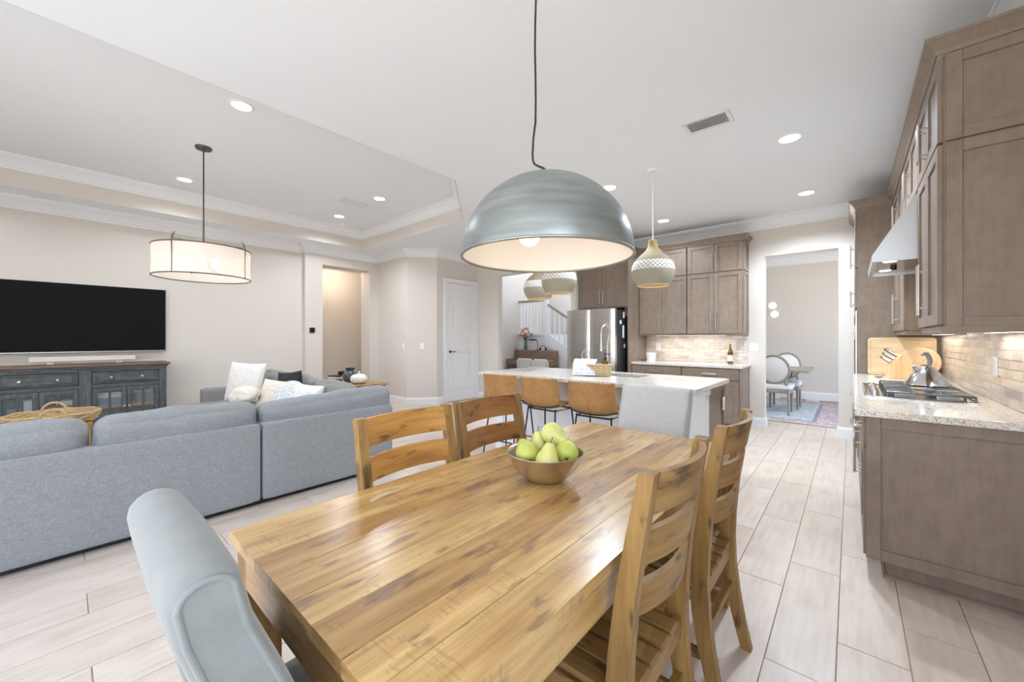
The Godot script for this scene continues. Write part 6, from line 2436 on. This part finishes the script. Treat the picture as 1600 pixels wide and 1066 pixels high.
# ---------------------------------------------------------------- rooms beyond the openings
func build_beyond() -> void:
	var wp: Material = M["wall_paint"]
	var b := mb()
	# corridor behind the left wall
	b.box(Vector3(-9.2, 0, -6.2), Vector3(-9.05, 3.0, -1.9))
	b.box(Vector3(-9.05, 0, -2.0), Vector3(-7.92, 3.0, -1.85))
	b.box(Vector3(-9.05, 0, -6.2), Vector3(-7.5, 3.0, -6.03))
	b.box(Vector3(-7.6, 0, -6.03), Vector3(-7.45, 3.0, -4.55))
	struct("wall_corridor", b, wp, "warm greige wall at the back of the corridor", "wall")
	b = mb()
	b.box(Vector3(-9.2, 2.86, -6.2), Vector3(-7.92, 3.0, -1.85))
	b.box(Vector3(-7.92, 2.86, -6.2), Vector3(-7.6, 3.0, -4.55))
	struct("ceiling_corridor", b, M["ceiling_paint"], "white ceiling of the corridor", "ceiling")
	var cl := thing("corridor_light", "round ceiling light inside the corridor", "ceiling light", Vector3(-8.36, 2.86, -4.0))
	b = mb()
	b.lathe([Vector2(0, -0.05), Vector2(0.1, -0.04), Vector2(0.13, -0.015), Vector2(0.13, 0)], 28)
	part(cl, "diffuser", b, M["can_lens"])
	omni(cl, Vector3(0, -0.09, 0), 0.62, Color(1.0, 0.92, 0.82), 0.06)
	stair_hall()
	dining_room()

func stair_hall() -> void:
	var wp: Material = M["wall_paint"]
	var b := mb()
	b.box(Vector3(-6.95, 0, -9.6), Vector3(-6.8, 3.2, -5.9))
	b.box(Vector3(-6.95, 4.8, -9.6), Vector3(-6.8, 5.0, -5.9))
	b.box(Vector3(-6.95, 3.2, -9.6), Vector3(-6.8, 4.8, -9.2))
	b.box(Vector3(-6.95, 3.2, -6.3), Vector3(-6.8, 4.8, -5.9))
	b.box(Vector3(-6.8, 0, -6.05), Vector3(-6.3, 5.0, -5.9))
	b.box(Vector3(-6.8, 3.1, -6.05), Vector3(-3.05, 5.0, -5.905))
	b.box(Vector3(-6.8, 0, -9.6), Vector3(-3.05, 3.4, -9.45))
	b.box(Vector3(-6.8, 4.8, -9.6), Vector3(-3.05, 5.0, -9.45))
	b.box(Vector3(-6.8, 3.4, -9.6), Vector3(-6.6, 4.8, -9.45))
	b.box(Vector3(-3.4, 3.4, -9.6), Vector3(-3.05, 4.8, -9.45))
	b.box(Vector3(-3.2, 0, -9.45), Vector3(-3.05, 5.0, -6.95))
	b.box(Vector3(-3.75, 0, -6.95), Vector3(-3.05, 5.0, -6.80))
	struct("wall_hall", b, wp, "pale walls of the two-storey stair hall", "wall")
	b = mb()
	b.box(Vector3(-6.95, 5.0, -9.6), Vector3(-3.05, 5.15, -5.9))
	struct("ceiling_hall", b, M["ceiling_paint"], "high white ceiling of the stair hall", "ceiling")
	make_window("window_4", Vector3(-5.0, 4.1, -9.525), 3.2, 1.4, 3, false, "added high white framed window, unseen, letting daylight into the stair hall")  # unseen opening above the view, added to light the hall
	make_window("window_6", Vector3(-6.875, 4.0, -7.75), 2.9, 1.6, 3, true, "added high white framed window, unseen, lighting the piano side of the stair hall")  # second unseen opening, added so more sky light falls into the hall
	var fl2 := thing("added_hall_light", "added round ceiling light, unseen, brightening the stair hall", "ceiling light", Vector3(-5.0, 5.0, -7.6))  # unseen lamp added to brighten the hall
	b = mb()
	b.lathe([Vector2(0, -0.07), Vector2(0.15, -0.055), Vector2(0.2, -0.02), Vector2(0.2, 0)], 28)
	part(fl2, "diffuser", b, M["can_lens"])
	omni(fl2, Vector3(0, -0.14, 0), 1.3, Color(0.96, 0.975, 1.0), 0.1)
	# stairs: landing at 1.40, a flight coming down to the right, another climbing behind
	var st := wthing("staircase", "white staircase with landing, balusters and grey handrails", "staircase", Vector3(-5.9, 0, -8.5))
	b = mb()
	b.box(Vector3(-6.8, 0, -9.1), Vector3(-5.86, 1.40, -8.1))
	part(st, "landing", b, M["trim_white"])
	b = mb()
	b.box(Vector3(-6.8, 1.36, -8.13), Vector3(-5.84, 1.415, -8.06), 0.004)
	part(st, "landing_nosing", b, M["trim_white"])
	var steps := 7
	for k in steps:
		b = mb()
		var xa := -5.86 + k * 0.29
		var yt := 1.40 - (k + 1) * 0.175
		b.box(Vector3(xa, 0, -9.1), Vector3(xa + 0.29, yt, -8.1))
		part(st, "step", b, M["trim_white"])
	b = mb()
	b.prism(PackedVector2Array([Vector2(-5.86, 1.44), Vector2(-5.86, 1.10), Vector2(-3.83, -0.0), Vector2(-3.83, 0.21)]), -8.1, -8.06, 2)
	part(st, "stringer", b, M["trim_white"])
	for k in 8:
		b = mb()
		var x := -6.72 + k * 0.108
		b.box(Vector3(x - 0.016, 1.41, -8.11), Vector3(x + 0.016, 2.24, -8.078), 0.002)
		part(st, "baluster", b, M["trim_white"])
	b = mb()
	b.box(Vector3(-6.8, 2.24, -8.125), Vector3(-5.84, 2.29, -8.065), 0.008)
	part(st, "handrail", b, M["grey_board"], "grey landing handrail")
	b = mb()
	b.box(Vector3(-5.90, 1.3, -8.14), Vector3(-5.81, 2.36, -8.05), 0.006)
	b.lathe([Vector2(0.06, 2.36), Vector2(0.06, 2.38), Vector2(0.03, 2.42), Vector2(0, 2.43)], 16, Vector3(-5.855, 0, -8.095))
	part(st, "newel_post", b, M["trim_white"])
	for k in 12:
		b = mb()
		var x := -5.75 + k * 0.145
		var y := 1.40 - (x + 5.86) * 0.603
		b.box(Vector3(x - 0.016, y - 0.02, -8.10), Vector3(x + 0.016, y + 0.78, -8.068), 0.002)
		part(st, "baluster", b, M["trim_white"])
	b = mb()
	b.tube([Vector3(-5.81, 2.14, -8.085), Vector3(-3.95, 1.02, -8.085)], 0.03, 8)
	part(st, "handrail", b, M["grey_board"], "grey sloping handrail")
	# second flight behind, climbing to the right from the landing
	b = mb()
	b.box(Vector3(-5.52, 1.2, -9.16), Vector3(-5.42, 2.66, -9.06), 0.006)
	b.lathe([Vector2(0.07, 2.66), Vector2(0.07, 2.69), Vector2(0.035, 2.75), Vector2(0, 2.77)], 16, Vector3(-5.47, 0, -9.11))
	part(st, "newel_post", b, M["trim_white"])
	for k in 6:
		b = mb()
		var xa := -5.9 + k * 0.29
		b.box(Vector3(xa, 1.40 + k * 0.175, -9.45), Vector3(xa + 0.29, 1.40 + (k + 1) * 0.175, -9.12))
		part(st, "step", b, M["trim_white"])
	# piano against the landing wall
	var pn := wthing("upright_piano", "brown upright piano against the landing wall", "piano", Vector3(-6.1, 0, -7.8))
	b = mb(0)
	b.box(Vector3(-6.74, 0.62, -8.05), Vector3(-5.48, 0.98, -7.86), 0.006)
	part(pn, "upper_case", b, M["piano_wood"])
	b = mb(0)
	b.box(Vector3(-6.74, 0.0, -8.05), Vector3(-5.48, 0.62, -7.90), 0.004)
	part(pn, "lower_case", b, M["piano_wood"])
	b = mb(0)
	b.box(Vector3(-6.76, 0.60, -7.90), Vector3(-5.46, 0.68, -7.55), 0.006)
	part(pn, "key_bed", b, M["piano_wood"])
	b = mb(0)
	b.box(Vector3(-6.66, 0.68, -7.86), Vector3(-5.56, 0.71, -7.66), 0.004)
	part(pn, "fall_board", b, M["grey_board"])
	for x in [-6.74, -5.54]:
		b = mb(2)
		b.box(Vector3(x, 0.60, -7.90), Vector3(x + 0.06, 0.76, -7.54), 0.008)
		part(pn, "cheek", b, M["piano_wood"])
		b = mb(1)
		b.box(Vector3(x, 0, -7.62), Vector3(x + 0.05, 0.60, -7.56), 0.004)
		part(pn, "leg", b, M["piano_wood"])
	var fl := thing("flower_vase", "green glass vase of white and pink flowers on the piano", "flowers", Vector3(-6.42, 0.9803, -7.93))
	b = mb()
	b.lathe([Vector2(0, 0), Vector2(0.035, 0), Vector2(0.05, 0.04), Vector2(0.045, 0.12), Vector2(0.03, 0.16), Vector2(0.036, 0.18)], 20)
	part(fl, "vase", b, M["green_glass"])
	rng.seed = 99
	for k in 34:
		var a := rng.randf() * TAU
		var r := rng.randf_range(0.02, 0.24)
		var tip := Vector3(cos(a) * r, 0.56 - r * 0.8 + rng.randf_range(-0.06, 0.06), sin(a) * r * 0.2 + 0.03)
		b = mb()
		b.tube([Vector3(cos(a) * 0.02, 0.15, sin(a) * 0.02), tip * Vector3(0.5, 1, 0.5) - Vector3(0, 0.1, 0), tip], 0.003, 5)
		var sp := part(fl, "stem", b, M["leaf"])
		b = mb()
		var s := rng.randf_range(0.03, 0.06)
		if k % 3 == 2:
			b.xf = Transform3D(Basis(Vector3(cos(a), 0.2, sin(a)).normalized(), 0.7), tip)
			b.soft(Vector3.ZERO, Vector3(s * 0.5, s * 1.2, 0.004), 0.003, Vector3.ZERO, 0.0, k, 4)
			part(sp, "leaf", b, M["leaf"])
		else:
			b.soft(tip, Vector3(s, s * 0.8, s), s * 0.7, Vector3.ZERO, s * 0.6, k, 5)
			part(sp, "bloom", b, M["petal_white"] if k % 3 == 0 else M["petal_pink"])
	var lp := thing("desk_lamp", "black metal reading lamp on the piano", "lamp", Vector3(-6.05, 0.9803, -7.95))
	b = mb()
	b.lathe([Vector2(0, 0), Vector2(0.06, 0), Vector2(0.06, 0.012), Vector2(0, 0.016)], 20)
	part(lp, "base", b, M["black_metal"])
	b = mb()
	b.tube([Vector3(0, 0.01, 0), Vector3(0.02, 0.16, 0), Vector3(-0.02, 0.26, 0), Vector3(-0.1, 0.27, 0)], 0.009, 8)
	part(lp, "arm", b, M["black_metal"])
	b = mb()
	b.box(Vector3(-0.26, 0.25, -0.03), Vector3(-0.06, 0.285, 0.03), 0.008)
	part(lp, "head", b, M["black_metal"])
	var hp := thing("headphones", "black headphones lying on the piano top", "headphones", Vector3(-5.86, 0.9803, -7.93))
	b = mb()
	var arc := []
	for k in 15:
		var a := PI * k / 14
		arc.append(Vector3(0.09 * cos(a), 0.02 + 0.10 * sin(a), 0))
	b.tube(arc, 0.008, 6)
	part(hp, "headband", b, M["black_plastic"])
	for s in [-1.0, 1.0]:
		b = mb()
		b.soft(Vector3(s * 0.09, 0.032, 0), Vector3(0.018, 0.032, 0.03), 0.014, Vector3.ZERO, 0.0, 2, 6)
		part(hp, "ear_cup", b, M["black_plastic"])
	# two pale chairs in the hall
	var c := cane_chair(Vector3(-5.58, 0, -7.05), "pale upholstered hall chair in front of the piano, left one")
	copy_of(c, Vector3(-5.10, 0, -7.05), -0.06, "pale upholstered hall chair in front of the piano, right one")

func cane_chair(at: Vector3, label: String) -> Node3D:
	var o := thing("hall_chair", label, "chair", at, 0.12, "pale chairs in the stair hall")
	var b := mb()
	b.xf = Transform3D(Basis(Vector3.RIGHT, 0.14), Vector3(0, 0.62, 0.2))
	b.soft(Vector3.ZERO, Vector3(0.175, 0.20, 0.022), 0.02, Vector3.ZERO, 0.0, 3, 8)
	part(o, "back_pad", b, M["linen"])
	b = mb()
	b.xf = Transform3D(Basis(Vector3.RIGHT, 0.14), Vector3(0, 0.62, 0.2))
	b.tube([Vector3(-0.2, -0.22, 0), Vector3(-0.205, 0.15, 0), Vector3(-0.17, 0.205, 0), Vector3(0.17, 0.205, 0), Vector3(0.205, 0.15, 0), Vector3(0.2, -0.22, 0)], 0.014, 8)
	part(o, "back_frame", b, M["painted_ivory"])
	b = mb()
	b.soft(Vector3(0, 0.45, -0.02), Vector3(0.2, 0.04, 0.21), 0.03, Vector3(0, 0.01, 0), 0.0, 4, 8)
	part(o, "seat", b, M["linen"])
	for sx in [-1.0, 1.0]:
		for sz in [-1.0, 1.0]:
			b = mb()
			b.tube([Vector3(sx * 0.19, 0.44, sz * 0.18), Vector3(sx * 0.2, 0, sz * 0.2)], [0.017, 0.011], 8)
			part(o, "leg", b, M["painted_ivory"])
	return o

func dining_room() -> void:
	var wp: Material = M["wall_paint"]
	var b := mb()
	b.box(Vector3(-3.05, 0, -10.45), Vector3(1.4, 3.1, -10.3))
	b.box(Vector3(0.67, 0, -6.80), Vector3(1.25, 3.1, -6.66))
	b.box(Vector3(-3.05, 0, -10.3), Vector3(-2.9, 3.1, -6.8))
	b.box(Vector3(1.25, 0, -10.3), Vector3(1.4, 0.5, -6.66))
	b.box(Vector3(1.25, 2.6, -10.3), Vector3(1.4, 3.1, -6.66))
	b.box(Vector3(1.25, 0.5, -10.3), Vector3(1.4, 2.6, -9.4))
	b.box(Vector3(1.25, 0.5, -7.1), Vector3(1.4, 2.6, -6.66))
	struct("wall_dining", b, wp, "pale walls of the formal dining room", "wall")
	make_window("window_5", Vector3(1.325, 1.55, -8.25), 2.3, 2.1, 3, true, "added white framed window, unseen, brightening the formal dining room")  # out of view, put in to brighten this room with sky light
	b = mb()
	b.box(Vector3(-3.05, CEIL, -10.45), Vector3(1.4, 3.2, -6.8))
	struct("ceiling_dining", b, M["ceiling_paint"], "white ceiling of the formal dining room", "ceiling")
	var crown := [Vector2(0, 0), Vector2(0.014, 0), Vector2(0.014, 0.022), Vector2(0.038, 0.055), Vector2(0.09, 0.112), Vector2(0.1, 0.132), Vector2(0.115, 0.138), Vector2(0.115, 0.155), Vector2(0, 0.155)]
	b = mb()
	b.moulding([Vector2(-2.9, -6.8), Vector2(-2.9, -10.3), Vector2(1.25, -10.3), Vector2(1.25, -6.8)], crown, CEIL - 0.155, -1.0)
	struct("trim_3", b, M["trim_white"], "white crown moulding in the formal dining room", "moulding")
	b = mb()
	b.moulding([Vector2(-2.9, -6.8), Vector2(-2.9, -10.3), Vector2(1.25, -10.3), Vector2(1.25, -6.8)], [Vector2(0, 0), Vector2(0.017, 0), Vector2(0.017, 0.13), Vector2(0.008, 0.165), Vector2(0, 0.167)], 0.0, -1.0)
	struct("baseboard_dining", b, M["trim_white"], "white baseboard around the formal dining room", "baseboard")
	# rug
	var rg := wthing("area_rug", "faded pink and blue oriental rug in the formal dining room", "rug", Vector3(-1.5, 0, -8.6))
	b = mb()
	var y := 0.0085
	var up := Vector3.UP
	b.tri(Vector3(-2.85, y, -9.95), Vector3(-0.13, y, -9.95), Vector3(-0.13, y, -7.27), up, up, up, Vector2(0, 0), Vector2(1, 0), Vector2(1, 1))
	b.tri(Vector3(-2.85, y, -9.95), Vector3(-0.13, y, -7.27), Vector3(-2.85, y, -7.27), up, up, up, Vector2(0, 0), Vector2(1, 1), Vector2(0, 1))
	part(rg, "pile", b, M["rug"])
	b = mb()
	b.box(Vector3(-2.855, 0.0002, -9.955), Vector3(-0.125, 0.008, -7.265), 0.002)
	part(rg, "binding", b, M["grey_board"])
	var ry := 0.013
	# table
	var t := wthing("formal_table", "grey-brown formal dining table on the rug", "table", Vector3(-1.3, ry, -8.45))
	b = mb(0)
	b.box(Vector3(-2.3, 0.725, -8.98), Vector3(-0.51, 0.765, -7.95), 0.006)
	part(t, "top", b, M["grey_wood"])
	b = mb(0)
	b.box(Vector3(-2.1, 0.64, -8.8), Vector3(-0.75, 0.725, -8.12), 0.004)
	part(t, "apron", b, M["grey_wood"])
	for x in [-2.0, -1.45]:
		b = mb(1)
		b.box(Vector3(x - 0.09, ry + 0.08, -8.6), Vector3(x + 0.09, 0.64, -8.32), 0.006)
		part(t, "pedestal", b, M["grey_wood"])
		b = mb(2)
		b.box(Vector3(x - 0.12, ry, -8.85), Vector3(x + 0.12, ry + 0.08, -8.07), 0.008)
		part(t, "foot", b, M["grey_wood"])
	var c := oval_chair(Vector3(-0.985, ry, -8.10), PI, "oval-backed upholstered dining chair seen from behind, nearest the opening")
	copy_of(c, Vector3(-0.93, ry, -8.85), PI, "oval-backed upholstered dining chair on the far side of the formal table")
	# chandelier globes
	var ch := thing("globe_chandelier", "clear glass globe chandelier in the formal dining room", "chandelier", Vector3(-1.35, 1.60, -8.3))
	b = mb()
	b.tube([Vector3(0, 0.1, 0), Vector3(0, CEIL - 1.60 - 0.02, 0)], 0.008, 8)
	part(ch, "rod", b, M["nickel"])
	b = mb()
	b.lathe([Vector2(0, -0.02), Vector2(0.06, -0.018), Vector2(0.06, 0)], 20, Vector3(0, CEIL - 1.60, 0))
	part(ch, "ceiling_canopy", b, M["nickel"])
	for q in [[0.30, 0.27, 0.05], [0.32, 0.12, -0.02], [-0.3, 0.25, 0.1], [-0.28, 0.1, -0.15], [0.05, 0.2, 0.3], [0.0, 0.1, -0.3]]:
		var p := Vector3(q[0], q[1], q[2])
		b = mb()
		b.tube([Vector3(0, 0.15, 0), p * 0.78 + Vector3(0, 0.03, 0)], 0.006, 6)
		part(ch, "arm", b, M["nickel"])
		b = mb()
		var pr := []
		for k in 13:
			var a := PI * k / 12
			pr.append(Vector2(0.062 * sin(a), -0.062 * cos(a)))
		b.lathe(pr, 20, p)
		part(ch, "globe", b, M["glass"])
		b = mb()
		pr = []
		for k in 9:
			var a := PI * k / 8
			pr.append(Vector2(0.02 * sin(a), -0.026 * cos(a)))
		b.lathe(pr, 12, p)
		part(ch, "bulb", b, M["warm_bulb"])
		omni(ch, p, 0.06, Color(0.98, 0.98, 1.0), 0.02)

func oval_chair(at: Vector3, turn: float, label: String) -> Node3D:
	var o := thing("oval_back_chair", label, "chair", at, turn + PI, "oval-backed chairs in the formal dining room")
	# sitter looks to -z, back at +z
	var b := mb()
	var ring := []
	for k in 36:
		var a := TAU * k / 36
		ring.append(Vector3(0.215 * cos(a), 0.755 + 0.235 * sin(a), 0.235 + 0.06 * sin(a)))
	b.tube(ring, 0.018, 8, true)
	part(o, "back_frame", b, M["grey_wood"])
	b = mb()
	b.xf = Transform3D(Basis(Vector3.RIGHT, PI / 2 + 0.25), Vector3(0, 0.755, 0.235))
	b.lathe([Vector2(0, -0.024), Vector2(0.17, -0.018), Vector2(0.205, 0), Vector2(0.17, 0.018), Vector2(0, 0.024)], 36, Vector3.ZERO, 1.0, 1.0, 1.12)
	part(o, "back_pad", b, M["oval_seat"])
	b = mb()
	b.soft(Vector3(0, 0.455, -0.02), Vector3(0.245, 0.045, 0.24), 0.04, Vector3(0, 0.02, 0), 0.0, 4, 10)
	part(o, "seat_cushion", b, M["oval_seat"])
	b = mb()
	b.soft(Vector3(0, 0.385, -0.02), Vector3(0.235, 0.035, 0.23), 0.02, Vector3.ZERO, 0.0, 4, 6)
	part(o, "seat_rail", b, M["grey_wood"])
	for sx in [-1.0, 1.0]:
		b = mb()
		b.tube([Vector3(sx * 0.205, 0.39, -0.215), Vector3(sx * 0.205, 0.0, -0.215)], [0.026, 0.014], 10)
		part(o, "front_leg", b, M["grey_wood"])
		b = mb()
		b.tube([Vector3(sx * 0.15, 0.60, 0.2), Vector3(sx * 0.2, 0.40, 0.19), Vector3(sx * 0.205, 0.0, 0.26)], [0.018, 0.024, 0.015], 10)
		part(o, "rear_leg", b, M["grey_wood"])
	return o
